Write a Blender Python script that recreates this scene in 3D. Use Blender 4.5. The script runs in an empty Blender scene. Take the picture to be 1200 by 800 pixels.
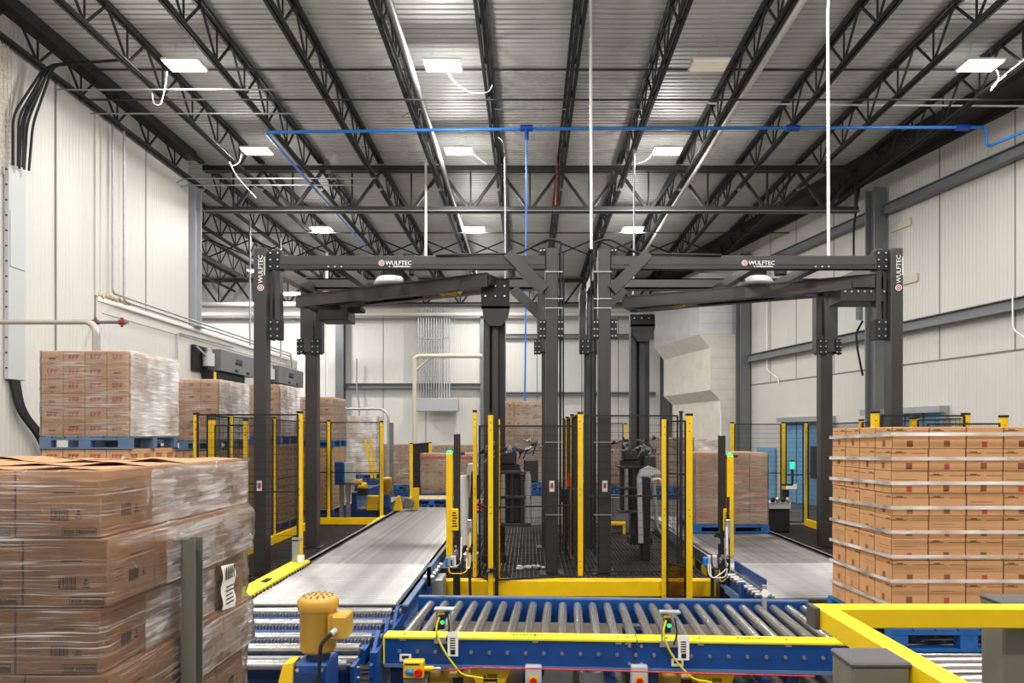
import bpy, math, random
from mathutils import Vector, Matrix
random.seed(7)
SC = bpy.context.scene
COL = SC.collection
F, CX, CY, CZ = 807.0, 620.0, 510.0, 2.3
def px(x, D): return (x - CX) * D / F
def pz(y, D): return CZ + (CY - y) * D / F
def P(x, y, D): return Vector((px(x, D), D, pz(y, D)))

# ---------------------------------------------------------------- materials
MATS = {}
def srgb(r, g, b):
    def f(c):
        c /= 255.0
        return c / 12.92 if c <= 0.04045 else ((c + 0.055) / 1.055) ** 2.4
    return (f(r), f(g), f(b), 1.0)

def mat(name, col, rough=0.5, metal=0.0, noise=0.0, nscale=4.0, nstretch=(1, 1, 1), bump=0.0, bscale=40.0, emit=None, estr=0.0, col2=None, spec=None, alpha=None):
    m = bpy.data.materials.new(name)
    m.use_nodes = True
    nt = m.node_tree
    b = nt.nodes['Principled BSDF']
    b.inputs['Base Color'].default_value = col
    b.inputs['Roughness'].default_value = rough
    b.inputs['Metallic'].default_value = metal
    if spec is not None: b.inputs['Specular IOR Level'].default_value = spec
    if emit is not None:
        b.inputs['Emission Color'].default_value = emit
        b.inputs['Emission Strength'].default_value = estr
    tc = None
    if noise > 0 or bump > 0:
        tc = nt.nodes.new('ShaderNodeTexCoord')
        mp = nt.nodes.new('ShaderNodeMapping')
        mp.inputs['Scale'].default_value = nstretch
        nt.links.new(tc.outputs['Object'], mp.inputs['Vector'])
    if noise > 0:
        n = nt.nodes.new('ShaderNodeTexNoise')
        n.inputs['Scale'].default_value = nscale
        n.inputs['Detail'].default_value = 5
        nt.links.new(mp.outputs[0], n.inputs['Vector'])
        r = nt.nodes.new('ShaderNodeValToRGB')
        r.color_ramp.elements[0].position = 0.3
        r.color_ramp.elements[1].position = 0.7
        c2 = col2 or tuple(c * (1 - noise) for c in col[:3]) + (1,)
        r.color_ramp.elements[0].color = c2
        r.color_ramp.elements[1].color = col
        nt.links.new(n.outputs['Fac'], r.inputs['Fac'])
        nt.links.new(r.outputs['Color'], b.inputs['Base Color'])
    if bump > 0:
        n2 = nt.nodes.new('ShaderNodeTexNoise')
        n2.inputs['Scale'].default_value = bscale
        n2.inputs['Detail'].default_value = 3
        nt.links.new(mp.outputs[0], n2.inputs['Vector'])
        bp = nt.nodes.new('ShaderNodeBump')
        bp.inputs['Strength'].default_value = bump
        bp.inputs['Distance'].default_value = 0.01
        nt.links.new(n2.outputs['Fac'], bp.inputs['Height'])
        nt.links.new(bp.outputs[0], b.inputs['Normal'])
    MATS[name] = m
    return m

def ribbed(name, col, axis, period, rough=0.45, strength=0.5):
    """panel with fine parallel ribs (geometry-like bump along one axis)"""
    m = mat(name, col, rough, noise=0.06, nscale=0.6)
    nt = m.node_tree
    b = nt.nodes['Principled BSDF']
    tc = nt.nodes.new('ShaderNodeTexCoord')
    sp = nt.nodes.new('ShaderNodeSeparateXYZ')
    nt.links.new(tc.outputs['Object'], sp.inputs[0])
    w = nt.nodes.new('ShaderNodeMath'); w.operation = 'MULTIPLY'; w.inputs[1].default_value = 2 * math.pi / period
    nt.links.new(sp.outputs[axis], w.inputs[0])
    s = nt.nodes.new('ShaderNodeMath'); s.operation = 'SINE'
    nt.links.new(w.outputs[0], s.inputs[0])
    mx = nt.nodes.new('ShaderNodeMath'); mx.operation = 'MAXIMUM'; mx.inputs[1].default_value = 0.2
    nt.links.new(s.outputs[0], mx.inputs[0])
    bp = nt.nodes.new('ShaderNodeBump'); bp.inputs['Strength'].default_value = strength; bp.inputs['Distance'].default_value = 0.012
    nt.links.new(mx.outputs[0], bp.inputs['Height'])
    nt.links.new(bp.outputs[0], b.inputs['Normal'])
    return m

WORLD, EXPO = 0.75, -0.32
M = {}
M['wall'] = ribbed('white_wall_panel', srgb(206, 202, 195), 1, 0.1)
M['wallx'] = ribbed('white_back_wall_panel', srgb(222, 219, 213), 0, 0.1)
M['seam'] = mat('panel_seam', srgb(120, 116, 110), 0.7)
M['deck'] = mat('roof_deck', srgb(204, 202, 198), 0.5, noise=0.12, nscale=1.2, nstretch=(0.3, 3, 1))
M['steel'] = mat('dark_steel', srgb(44, 41, 40), 0.55, noise=0.3, nscale=6)
M['steel2'] = mat('black_steel', srgb(38, 35, 34), 0.6)
M['colgrey'] = mat('grey_painted_steel', srgb(112, 114, 118), 0.45, noise=0.1, nscale=3)
M['collight'] = mat('light_grey_column', srgb(166, 168, 174), 0.45)
M['pipesil'] = mat('silver_pipe', srgb(150, 150, 148), 0.45, metal=0.3)
M['pipegrey'] = mat('grey_brown_pipe', srgb(160, 152, 140), 0.4)
M['machine'] = mat('machine_bronze_paint', srgb(55, 51, 50), 0.38, noise=0.12, nscale=3)
M['machine2'] = mat('machine_dark', srgb(36, 33, 32), 0.42)
M['black'] = mat('black_paint', srgb(18, 17, 17), 0.65)
M['rubber'] = mat('black_rubber', srgb(20, 20, 20), 0.75)
M['yellow'] = mat('safety_yellow', srgb(240, 194, 0), 0.38, noise=0.1, nscale=5, bump=0.05)
M['yellowg'] = mat('guard_rail_yellow', srgb(238, 200, 4), 0.42, noise=0.12, nscale=2.5)
M['yellowl'] = mat('guard_lemon_yellow', srgb(232, 216, 30), 0.4, noise=0.06, nscale=4)
M['gold'] = mat('motor_gold', srgb(196, 152, 56), 0.38, noise=0.12, nscale=5)
M['blue'] = mat('conveyor_blue', srgb(4, 66, 136), 0.4, noise=0.25, nscale=3)
M['blued'] = mat('conveyor_dark_blue', srgb(12, 44, 92), 0.45, noise=0.2, nscale=3)
M['blueg'] = mat('blue_grey_lip', srgb(86, 112, 148), 0.4)
M['pipeblue'] = mat('pipe_blue', srgb(40, 120, 205), 0.35)
M['pipeblued'] = mat('pipe_blue_fitting', srgb(10, 64, 165), 0.4)
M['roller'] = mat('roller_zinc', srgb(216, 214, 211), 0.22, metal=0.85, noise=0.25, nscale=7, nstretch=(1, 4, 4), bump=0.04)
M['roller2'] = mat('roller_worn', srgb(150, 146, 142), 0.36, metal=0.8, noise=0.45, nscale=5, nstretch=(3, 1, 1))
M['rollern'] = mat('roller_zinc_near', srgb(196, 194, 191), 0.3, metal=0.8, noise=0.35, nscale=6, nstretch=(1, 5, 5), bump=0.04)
M['steelc'] = mat('bright_steel', srgb(196, 196, 196), 0.3, metal=0.85)
M['galv'] = mat('galvanized', srgb(176, 178, 180), 0.42, metal=0.6, noise=0.2, nscale=12)
M['lgrey'] = mat('light_grey_box', srgb(182, 184, 186), 0.45)
M['dgrey'] = mat('mid_grey_metal', srgb(110, 110, 112), 0.5)
M['postg'] = mat('greenish_grey_post', srgb(112, 110, 98), 0.5, noise=0.12, nscale=4)
M['postcap'] = mat('post_cap', srgb(74, 72, 74), 0.55)
M['white'] = mat('white_paint', srgb(235, 233, 228), 0.45)
M['pipew'] = mat('white_pipe', srgb(215, 212, 204), 0.4)
M['beige'] = mat('beige_pipe', srgb(196, 188, 170), 0.45)
M['red'] = mat('red_plastic', srgb(205, 22, 26), 0.35)
M['redl'] = mat('red_valve', srgb(140, 48, 34), 0.6)
M['green'] = mat('green_lamp', srgb(20, 190, 90), 0.4, emit=srgb(30, 255, 130), estr=3.0)
M['greenp'] = mat('green_plastic', srgb(20, 130, 60), 0.4)
M['paper'] = mat('paper', srgb(238, 235, 228), 0.7)
M['ink'] = mat('black_ink', srgb(30, 26, 24), 0.8)
M['cinkb'] = mat('carton_brown_ink', srgb(84, 60, 42), 0.85)
M['cinkm'] = mat('carton_mid_brown_ink', srgb(128, 82, 50), 0.85)
M['cinkr'] = mat('carton_red_ink', srgb(176, 70, 56), 0.85)
M['cinko'] = mat('carton_orange_ink', srgb(206, 92, 48), 0.85)
M['cardA'] = mat('cardboard_front', srgb(172, 124, 80), 0.75, noise=0.16, nscale=5, nstretch=(1, 1, 3), bump=0.06)
M['cardB'] = mat('cardboard_pale', srgb(204, 160, 120), 0.75, noise=0.14, nscale=6, bump=0.05)
M['cardC'] = mat('cardboard_warm', srgb(200, 150, 102), 0.75, noise=0.14, nscale=5, bump=0.05)
M['cardD'] = mat('cardboard_rose', srgb(178, 142, 106), 0.75, noise=0.2, nscale=6, bump=0.05)
M['tape'] = mat('carton_tape', srgb(172, 124, 80), 0.35)
M['gap'] = mat('carton_crease', srgb(96, 64, 40), 0.85)
M['palblue'] = mat('pallet_blue', srgb(18, 96, 170), 0.6, noise=0.35, nscale=9)
M['palgrey'] = mat('pallet_blue_faded', srgb(96, 122, 156), 0.65, noise=0.35, nscale=5)
M['wood'] = mat('pallet_wood', srgb(196, 172, 136), 0.75, noise=0.25, nscale=6, nstretch=(1, 6, 1))
M['floor'] = mat('concrete_floor', srgb(88, 82, 76), 0.5, noise=0.3, nscale=1.5, bump=0.03)
M['grate'] = mat('grating_steel', srgb(78, 72, 70), 0.45, metal=0.3)
M['dirt'] = mat('pit_floor', srgb(40, 37, 36), 0.8)
M['foil'] = mat('duct_foil', srgb(225, 225, 225), 0.3, metal=0.55, noise=0.12, nscale=2, bump=0.35, bscale=7)
M['duct'] = mat('duct_white_wrap', srgb(222, 216, 206), 0.6, noise=0.14, nscale=2.5, bump=0.3, bscale=6)
M['stain'] = mat('foam_sealant', srgb(220, 200, 150), 0.9, noise=0.2, nscale=9)
M['lamp'] = mat('lamp_diffuser', (1, 1, 1, 1), 0.4, emit=(1.0, 0.97, 0.92, 1), estr=14.0)
M['lampoff'] = mat('lamp_diffuser_off_faint_glow', srgb(226, 214, 188), 0.4, emit=(1.0, 0.93, 0.78, 1), estr=0.25)  # faint glow put into the panel although this lamp is off
M['doorblue'] = mat('door_blue', srgb(110, 165, 205), 0.4, noise=0.2, nscale=2)
M['doord'] = mat('door_dark_opening', srgb(40, 48, 60), 0.6)
M['orange'] = mat('orange_paint', srgb(170, 78, 40), 0.5)

def film_mat(name, base, peak, white=(0.95, 0.93, 0.92, 1), rough=0.16, zs=9.0, ior=1.35, bst=.7, lo=.45, hi=.75, gloss=None):
    m = bpy.data.materials.new(name); m.use_nodes = True
    nt = m.node_tree; nt.nodes.clear()
    out = nt.nodes.new('ShaderNodeOutputMaterial')
    tc = nt.nodes.new('ShaderNodeTexCoord')
    mp = nt.nodes.new('ShaderNodeMapping'); mp.inputs['Scale'].default_value = (0.7, 0.7, zs)
    mp.inputs['Rotation'].default_value = (0.06, 0.16, 0)
    nt.links.new(tc.outputs['Object'], mp.inputs['Vector'])
    n = nt.nodes.new('ShaderNodeTexNoise'); n.inputs['Scale'].default_value = 5; n.inputs['Detail'].default_value = 6; n.inputs['Distortion'].default_value = 0.6
    nt.links.new(mp.outputs[0], n.inputs['Vector'])
    big = nt.nodes.new('ShaderNodeTexNoise'); big.inputs['Scale'].default_value = 2.2; big.inputs['Detail'].default_value = 2
    nt.links.new(tc.outputs['Object'], big.inputs['Vector'])
    r = nt.nodes.new('ShaderNodeMapRange')
    r.inputs['From Min'].default_value = lo; r.inputs['From Max'].default_value = hi
    r.inputs['To Min'].default_value = base; r.inputs['To Max'].default_value = peak
    nt.links.new(n.outputs['Fac'], r.inputs['Value'])
    mul = nt.nodes.new('ShaderNodeMath'); mul.operation = 'MULTIPLY'; mul.use_clamp = True
    r2 = nt.nodes.new('ShaderNodeMapRange'); r2.inputs['From Min'].default_value = 0.35; r2.inputs['From Max'].default_value = 0.65
    r2.inputs['To Min'].default_value = 0.45; r2.inputs['To Max'].default_value = 1.4
    nt.links.new(big.outputs['Fac'], r2.inputs['Value'])
    nt.links.new(r.outputs[0], mul.inputs[0]); nt.links.new(r2.outputs[0], mul.inputs[1])
    tr = nt.nodes.new('ShaderNodeBsdfTransparent')
    if gloss is not None:
        di = nt.nodes.new('ShaderNodeBsdfPrincipled'); di.inputs['Base Color'].default_value = white; di.inputs['Roughness'].default_value = rough + .1
        mx = nt.nodes.new('ShaderNodeMixShader')
        nt.links.new(mul.outputs[0], mx.inputs[0]); nt.links.new(tr.outputs[0], mx.inputs[1]); nt.links.new(di.outputs[0], mx.inputs[2])
        nt.links.new(mx.outputs[0], out.inputs['Surface'])
        MATS[name] = m
        return m
    di = nt.nodes.new('ShaderNodeBsdfDiffuse'); di.inputs['Color'].default_value = white
    gl = nt.nodes.new('ShaderNodeBsdfGlossy'); gl.inputs['Roughness'].default_value = rough
    bp = nt.nodes.new('ShaderNodeBump'); bp.inputs['Strength'].default_value = bst; bp.inputs['Distance'].default_value = 0.02
    nt.links.new(n.outputs['Fac'], bp.inputs['Height'])
    nt.links.new(bp.outputs[0], gl.inputs['Normal'])
    mx = nt.nodes.new('ShaderNodeMixShader')
    nt.links.new(mul.outputs[0], mx.inputs[0]); nt.links.new(tr.outputs[0], mx.inputs[1]); nt.links.new(di.outputs[0], mx.inputs[2])
    fr = nt.nodes.new('ShaderNodeFresnel'); fr.inputs['IOR'].default_value = ior
    nt.links.new(bp.outputs[0], fr.inputs['Normal'])
    mx2 = nt.nodes.new('ShaderNodeMixShader')
    nt.links.new(fr.outputs[0], mx2.inputs[0]); nt.links.new(mx.outputs[0], mx2.inputs[1]); nt.links.new(gl.outputs[0], mx2.inputs[2])
    nt.links.new(mx2.outputs[0], out.inputs['Surface'])
    MATS[name] = m
    return m
M['film'] = film_mat('clear_stretch_film', 0.04, 0.34)
M['filma'] = film_mat('clear_glossy_stretch_film', 0.03, 0.62, rough=.12, zs=42, ior=1.4, bst=.7, lo=.54, hi=.74)  # milky streaks drawn thin and white, painting highlights into the film colour
M['filmm'] = film_mat('hazy_stretch_film', 0.22, 0.75, rough=.2, zs=14, bst=.3, gloss=.07)
M['filmw'] = film_mat('milky_stretch_film', 0.42, 0.9, rough=.3, bst=.2, gloss=.05)
M['filmb'] = film_mat('stretch_film_band', 0.5, 0.8)
def tint_mat():
    m = bpy.data.materials.new('amber_tinted_panel'); m.use_nodes = True
    nt = m.node_tree; nt.nodes.clear()
    out = nt.nodes.new('ShaderNodeOutputMaterial')
    tr = nt.nodes.new('ShaderNodeBsdfTransparent'); tr.inputs['Color'].default_value = (0.62, 0.52, 0.36, 1)
    gl = nt.nodes.new('ShaderNodeBsdfGlossy'); gl.inputs['Roughness'].default_value = 0.08
    mx = nt.nodes.new('ShaderNodeMixShader'); mx.inputs[0].default_value = 0.05
    nt.links.new(tr.outputs[0], mx.inputs[1]); nt.links.new(gl.outputs[0], mx.inputs[2]); nt.links.new(mx.outputs[0], out.inputs['Surface'])
    return m
M['tint'] = tint_mat()

# ---------------------------------------------------------------- mesh builder
ORG = {}
class MB:
    def __init__(s): s.v, s.f, s.mi, s.sm, s.ms = [], [], [], [], []
    def _m(s, m):
        if m not in s.ms: s.ms.append(m)
        return s.ms.index(m)
    def add(s, vs, fs, m='steel', smooth=False, mtx=None):
        b = len(s.v); k = s._m(m)
        for v in vs:
            v = Vector(v)
            s.v.append(mtx @ v if mtx is not None else v)
        for f in fs:
            s.f.append(tuple(b + i for i in f)); s.mi.append(k); s.sm.append(smooth)
        return s
    def box(s, a, b, m='steel', bev=0.0, mtx=None):
        x0, x1 = sorted((a[0], b[0])); y0, y1 = sorted((a[1], b[1])); z0, z1 = sorted((a[2], b[2]))
        if bev <= 0:
            vs = [(x, y, z) for z in (z0, z1) for y in (y0, y1) for x in (x0, x1)]
            fs = [(0, 2, 3, 1), (4, 5, 7, 6), (0, 1, 5, 4), (2, 6, 7, 3), (0, 4, 6, 2), (1, 3, 7, 5)]
            return s.add(vs, fs, m, mtx=mtx)
        e = min(bev, (x1 - x0) * .45, (y1 - y0) * .45, (z1 - z0) * .45)
        xs, ys, zs = (x0, x1), (y0, y1), (z0, z1)
        vs = []; idx = {}
        for i in (0, 1):
            for j in (0, 1):
                for k in (0, 1):
                    sx, sy, sz = (e if i == 0 else -e), (e if j == 0 else -e), (e if k == 0 else -e)
                    for ax in range(3):
                        p = [xs[i], ys[j], zs[k]]
                        for q, o in enumerate((sx, sy, sz)):
                            if q != ax: p[q] += o
                        idx[(i, j, k, ax)] = len(vs); vs.append(tuple(p))
        fs = []
        I = idx
        for i in (0, 1):
            q = [I[(i, 0, 0, 0)], I[(i, 1, 0, 0)], I[(i, 1, 1, 0)], I[(i, 0, 1, 0)]]; fs.append(q if i else q[::-1])
            q = [I[(0, i, 0, 1)], I[(1, i, 0, 1)], I[(1, i, 1, 1)], I[(0, i, 1, 1)]]; fs.append(q[::-1] if i else q)
            q = [I[(0, 0, i, 2)], I[(1, 0, i, 2)], I[(1, 1, i, 2)], I[(0, 1, i, 2)]]; fs.append(q if i else q[::-1])
        for i in (0, 1):
            for j in (0, 1):
                fs.append([I[(i, j, 0, 0)], I[(i, j, 0, 1)], I[(i, j, 1, 1)], I[(i, j, 1, 0)]])
                fs.append([I[(i, 0, j, 0)], I[(i, 0, j, 2)], I[(i, 1, j, 2)], I[(i, 1, j, 0)]])
                fs.append([I[(0, i, j, 1)], I[(0, i, j, 2)], I[(1, i, j, 2)], I[(1, i, j, 1)]])
                for k in (0, 1):
                    fs.append([I[(i, j, k, 0)], I[(i, j, k, 1)], I[(i, j, k, 2)]])
        return s.add(vs, fs, m, mtx=mtx)
    def beam(s, p0, p1, w, h, m='steel', up=(0, 0, 1)):
        p0, p1 = Vector(p0), Vector(p1)
        d = (p1 - p0).normalized(); u = Vector(up)
        if abs(d.dot(u)) > 0.99: u = Vector((0, 1, 0))
        r = d.cross(u).normalized(); u = r.cross(d).normalized()
        vs = [p + r * (a * w / 2) + u * (b * h / 2) for p in (p0, p1) for a, b in ((-1, -1), (1, -1), (1, 1), (-1, 1))]
        return s.add(vs, [(3, 2, 1, 0), (4, 5, 6, 7), (0, 1, 5, 4), (1, 2, 6, 5), (2, 3, 7, 6), (3, 0, 4, 7)], m)
    def wire(s, p0, p1, w, m='black'): return s.beam(p0, p1, w, w, m)
    def cyl(s, p0, p1, r, m='steel', n=14, r2=None, caps=True):
        p0, p1 = Vector(p0), Vector(p1); r2 = r if r2 is None else r2
        d = (p1 - p0).normalized(); u = Vector((0, 0, 1)) if abs(d.z) < .95 else Vector((1, 0, 0))
        a = d.cross(u).normalized(); b = d.cross(a).normalized()
        vs = []
        for p, rr in ((p0, r), (p1, r2)):
            for i in range(n):
                t = 2 * math.pi * i / n; vs.append(p + a * (math.cos(t) * rr) + b * (math.sin(t) * rr))
        s.add(vs, [(i, i + n, (i + 1) % n + n, (i + 1) % n) for i in range(n)], m, smooth=True)
        if caps: s.add(vs[:n], [tuple(range(n))], m); s.add(vs[n:], [tuple(range(n))[::-1]], m)
        return s
    def tube(s, pts, r, m='steel', n=8):
        pts = [Vector(p) for p in pts]
        vs = []; k = len(pts); prev = None
        for i, p in enumerate(pts):
            d = (pts[min(i + 1, k - 1)] - pts[max(i - 1, 0)]).normalized()
            if prev is None:
                u = Vector((0, 0, 1)) if abs(d.z) < .9 else Vector((1, 0, 0))
                a = d.cross(u).normalized()
            else:
                a = (prev - d * prev.dot(d)).normalized()
            prev = a; b = d.cross(a)
            for j in range(n):
                t = 2 * math.pi * j / n; vs.append(p + a * (math.cos(t) * r) + b * (math.sin(t) * r))
        fs = [(i * n + j, i * n + (j + 1) % n, (i + 1) * n + (j + 1) % n, (i + 1) * n + j) for i in range(k - 1) for j in range(n)]
        s.add(vs, fs, m, smooth=True)
        s.add(vs[:n], [tuple(range(n))[::-1]], m); s.add(vs[-n:], [tuple(range(n))], m)
        return s
    def prism(s, poly, a, b, m='steel', axis=1):
        """2D polygon extruded along axis (0:x with (y,z); 1:y with (x,z); 2:z with (x,y))"""
        def mk(q, t):
            return {0: (t, q[0], q[1]), 1: (q[0], t, q[1]), 2: (q[0], q[1], t)}[axis]
        n = len(poly)
        vs = [mk(q, a) for q in poly] + [mk(q, b) for q in poly]
        fs = [tuple(range(n)), tuple(range(2 * n - 1, n - 1, -1))] + [(i, i + n, (i + 1) % n + n, (i + 1) % n) for i in range(n)]
        return s.add(vs, fs, m)
    def lathe(s, prof, c, m='steel', n=24, axis=2):
        vs = []
        for (r, h) in prof:
            for i in range(n):
                t = 2 * math.pi * i / n; q = (math.cos(t) * r, math.sin(t) * r)
                if axis == 2: vs.append((c[0] + q[0], c[1] + q[1], c[2] + h))
                elif axis == 0: vs.append((c[0] + h, c[1] + q[0], c[2] + q[1]))
                else: vs.append((c[0] + q[0], c[1] + h, c[2] + q[1]))
        fs = [(j * n + i, j * n + (i + 1) % n, (j + 1) * n + (i + 1) % n, (j + 1) * n + i) for j in range(len(prof) - 1) for i in range(n)]
        s.add(vs, fs, m, smooth=True)
        s.add(vs[:n], [tuple(range(n))[::-1]], m); s.add(vs[-n:], [tuple(range(n))], m)
        return s
    def text(s, txt, size, origin, xdir, ydir, m='white', depth=0.004, align='LEFT'):
        vs, fs = text_geo(txt)
        w = max(v[0] for v in vs)
        off = {'LEFT': 0, 'CENTER': w / 2, 'RIGHT': w}[align]
        xd, yd = Vector(xdir).normalized(), Vector(ydir).normalized(); nn = xd.cross(yd)
        o = Vector(origin)
        out = [o + xd * ((v[0] - off) * size) + yd * (v[1] * size) + nn * depth for v in vs]
        return s.add(out, fs, m)
    def build(s, name, parent=None, org=(0, 0, 0), local=False):
        me = bpy.data.meshes.new(name)
        o = Vector((0, 0, 0)) if local else (ORG[parent.name] if parent is not None else Vector(org))
        me.from_pydata([tuple(v - o) for v in s.v], [], s.f)
        for k in s.ms: me.materials.append(M[k])
        me.polygons.foreach_set('material_index', s.mi)
        me.polygons.foreach_set('use_smooth', s.sm)
        me.update()
        import bmesh
        bm = bmesh.new(); bm.from_mesh(me)
        bmesh.ops.recalc_face_normals(bm, faces=bm.faces); bm.to_mesh(me); bm.free()
        ob = bpy.data.objects.new(name, me); COL.objects.link(ob)
        if parent is not None: ob.parent = parent
        else: ob.location = o if not local else Vector(org)
        ORG[ob.name] = o
        return ob
_tx = {}
def text_geo(txt):
    if txt in _tx: return _tx[txt]
    cu = bpy.data.curves.new('lettering', 'FONT'); cu.body = txt; cu.resolution_u = 2
    ob = bpy.data.objects.new('lettering', cu); COL.objects.link(ob)
    bpy.context.view_layer.update()
    me = bpy.data.meshes.new_from_object(ob)
    vs = [tuple(v.co) for v in me.vertices]; fs = [tuple(p.vertices) for p in me.polygons]
    bpy.data.objects.remove(ob); bpy.data.meshes.remove(me); bpy.data.curves.remove(cu)
    _tx[txt] = (vs, fs)
    return vs, fs

def tag(o, label=None, cat=None, group=None, kind=None):
    if label: o['label'] = label
    if cat: o['category'] = cat
    if group: o['group'] = group
    if kind: o['kind'] = kind
    return o
def thing(name, label, cat, loc=(0, 0, 0), group=None, rotz=0.0, kind=None):
    o = bpy.data.objects.new(name, None); COL.objects.link(o)
    o.location = loc; o.rotation_euler = (0, 0, rotz); o.empty_display_size = 0.2
    ORG[o.name] = Vector(loc)
    return tag(o, label, cat, group, kind)
def copy_tree(o, parent=None, loc=None):
    c = o.copy(); COL.objects.link(c)
    ORG[c.name] = ORG.get(o.name, Vector((0, 0, 0)))
    if parent is not None: c.parent = parent
    for ch in list(o.children): copy_tree(ch, c)
    if loc is not None: c.location = loc
    return c
ORD = ['first', 'second', 'third', 'fourth', 'fifth', 'sixth', 'seventh', 'eighth', 'ninth', 'tenth', 'eleventh', 'twelfth', 'thirteenth', 'fourteenth', 'fifteenth', 'sixteenth']
def arc(c, r, a0, a1, n, e1, e2):
    c, e1, e2 = Vector(c), Vector(e1), Vector(e2)
    return [c + e1 * (math.cos(a0 + (a1 - a0) * i / n) * r) + e2 * (math.sin(a0 + (a1 - a0) * i / n) * r) for i in range(n + 1)]
def bend(pts, r, n=5):
    """polyline with rounded corners"""
    pts = [Vector(p) for p in pts]; out = [pts[0]]
    for i in range(1, len(pts) - 1):
        a, b, c = pts[i - 1], pts[i], pts[i + 1]
        d1, d2 = (a - b), (c - b); rr = min(r, d1.length * .45, d2.length * .45)
        s_, e_ = b + d1.normalized() * rr, b + d2.normalized() * rr
        for k in range(n + 1):
            t = k / n; out.append(s_ * (1 - t) ** 2 + b * (2 * t * (1 - t)) + e_ * t ** 2)
    out.append(pts[-1]); return out
# ---------------------------------------------------------------- the building
CEIL = 10.0
WSLOPE = -0.23
def wallx(D): return 10.0 + WSLOPE * (D - 19.4)
wdir = Vector((WSLOPE, 1, 0)).normalized(); wn = Vector((-wdir.y, wdir.x, 0))
def WP(D, off=0.0, z=0.0):          # a point near the right wall, off metres inside it
    return Vector((wallx(D), D, z)) + wn * off
YB, YF = 34.0, -5.0

mb = MB(); mb.box((-21, YF, -0.2), (16.5, YB + .3, 0), 'floor'); tag(mb.build('floor'), kind='structure')
# corrugated roof deck, flutes across the joists
mb = MB(); prof = []; y = YF; per = 0.152
while y < YB:
    prof += [(y, CEIL), (y + per * .62, CEIL), (y + per * .68, CEIL + .07), (y + per * .94, CEIL + .07)]; y += per
vs, fs = [], []
for i, (yy, zz) in enumerate(prof):
    vs += [(-21, yy, zz), (16.5, yy, zz)]
for i in range(len(prof) - 1): fs.append((2 * i, 2 * i + 1, 2 * i + 3, 2 * i + 2))
mb.add(vs, fs, 'deck'); mb.box((-21, YF, CEIL + .1), (16.5, YB, CEIL + .2), 'deck'); tag(mb.build('ceiling'), kind='structure')
# left wall: low freezer box along the whole bay, higher wall in front
XL = -9.3
mb = MB()
mb.box((XL - .35, YF, 0), (XL, 27.6, 5.28), 'wall')
mb.box((XL - .35, YF, 5.28), (XL - .003, 18.8, CEIL), 'wall')
for D in (13.52, 14.75):
    mb.box((XL, D - .02, 0), (XL + .015, D + .02, 9.35 if D < 14 else 5.3), 'seam')
mb.box((XL, 14.73, 5.3), (XL + .03, 14.83, 9.35), 'wall')
mb.box((XL, 16.7, 5.3), (XL + .01, 16.72, 9.35), 'seam')
mb.box((XL, YF, 9.28), (XL + .03, 18.8, 9.36), 'seam')
mb.box((XL - .01, 14.83, 5.2), (XL + .02, 27.6, 5.3), 'white')
mb.box((XL, 15.0, 4.95), (XL + .006, 27.5, 4.965), 'seam')
o = tag(mb.build('wall_left', org=(XL, 0, 0)), kind='structure')
mb = MB(); random.seed(3)
for i in range(9):
    yy = 14.85 + .16 * i; zz = 5.35 - random.uniform(.0, .05)
    mb.lathe([(.02, 0), (.07 * random.uniform(.4, 1.1), .006), (.03, .02)], (XL + .02, yy, zz + .05 * random.random()), 'stain', 8, axis=0)
tag(mb.build('trim_1', org=(XL, 14.8, 5.2)), kind='structure')
# back wall
mb = MB(); mb.box((-21, YB, 0), (7.0, YB + .3, CEIL), 'wallx')
for X in (-7.2, -5.1, -1.6, 0.4, 2.6, 4.4): mb.box((X - .015, YB - .012, 0), (X + .015, YB, 8.2), 'seam')
mb.box((-21, YB - .01, 8.15), (6.6, YB, 8.3), 'galv')
tag(mb.build('wall_back', org=(0, YB, 0)), kind='structure')
mb = MB(); mb.box((-21.3, 18.5, 0), (-21, YB, CEIL), 'wall'); mb.box((-21, 18.5, 5.2), (XL - .35, 18.7, CEIL), 'wallx'); tag(mb.build('wall_far_left', org=(-21, 20, 0)), kind='structure')
# skewed right wall
def wall_quad(mb, D0, D1, z0, z1, o0, o1, m):
    pts = [WP(D0, o0), WP(D1, o0), WP(D1, o1), WP(D0, o1)]
    vs = [p + Vector((0, 0, z0)) for p in pts] + [p + Vector((0, 0, z1)) for p in pts]
    mb.add(vs, [(0, 1, 2, 3), (7, 6, 5, 4), (0, 4, 5, 1), (1, 5, 6, 2), (2, 6, 7, 3), (3, 7, 4, 0)], m)
mb = MB(); wall_quad(mb, YF, YB + .2, 0, CEIL, 0, -.3, 'wall')
for D in (11.4, 13.4, 15.45, 17.5, 21.5, 23.4, 24.9, 28, 30): wall_quad(mb, D - .012, D + .012, 4.2, 9.7, .01, 0, 'seam')
wall_quad(mb, YF, YB, 4.19, 4.23, .015, 0, 'seam')
tag(mb.build('wall_right', org=(10, 19.4, 0)), kind='structure')
mb = MB(); wall_quad(mb, YF, YB, 9.72, 9.99, .02, .95, 'steel'); wall_quad(mb, YF, YB, 9.6, 9.75, .02, .12, 'steel2')
tag(mb.build('trim_2', org=(10, 19.4, 9.7)), kind='structure')
mb = MB(); mb.box((XL, YF, 9.75), (XL + .28, 18.7, 9.99), 'steel'); tag(mb.build('trim_3', org=(XL, 10, 9.7)), kind='structure')

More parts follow.
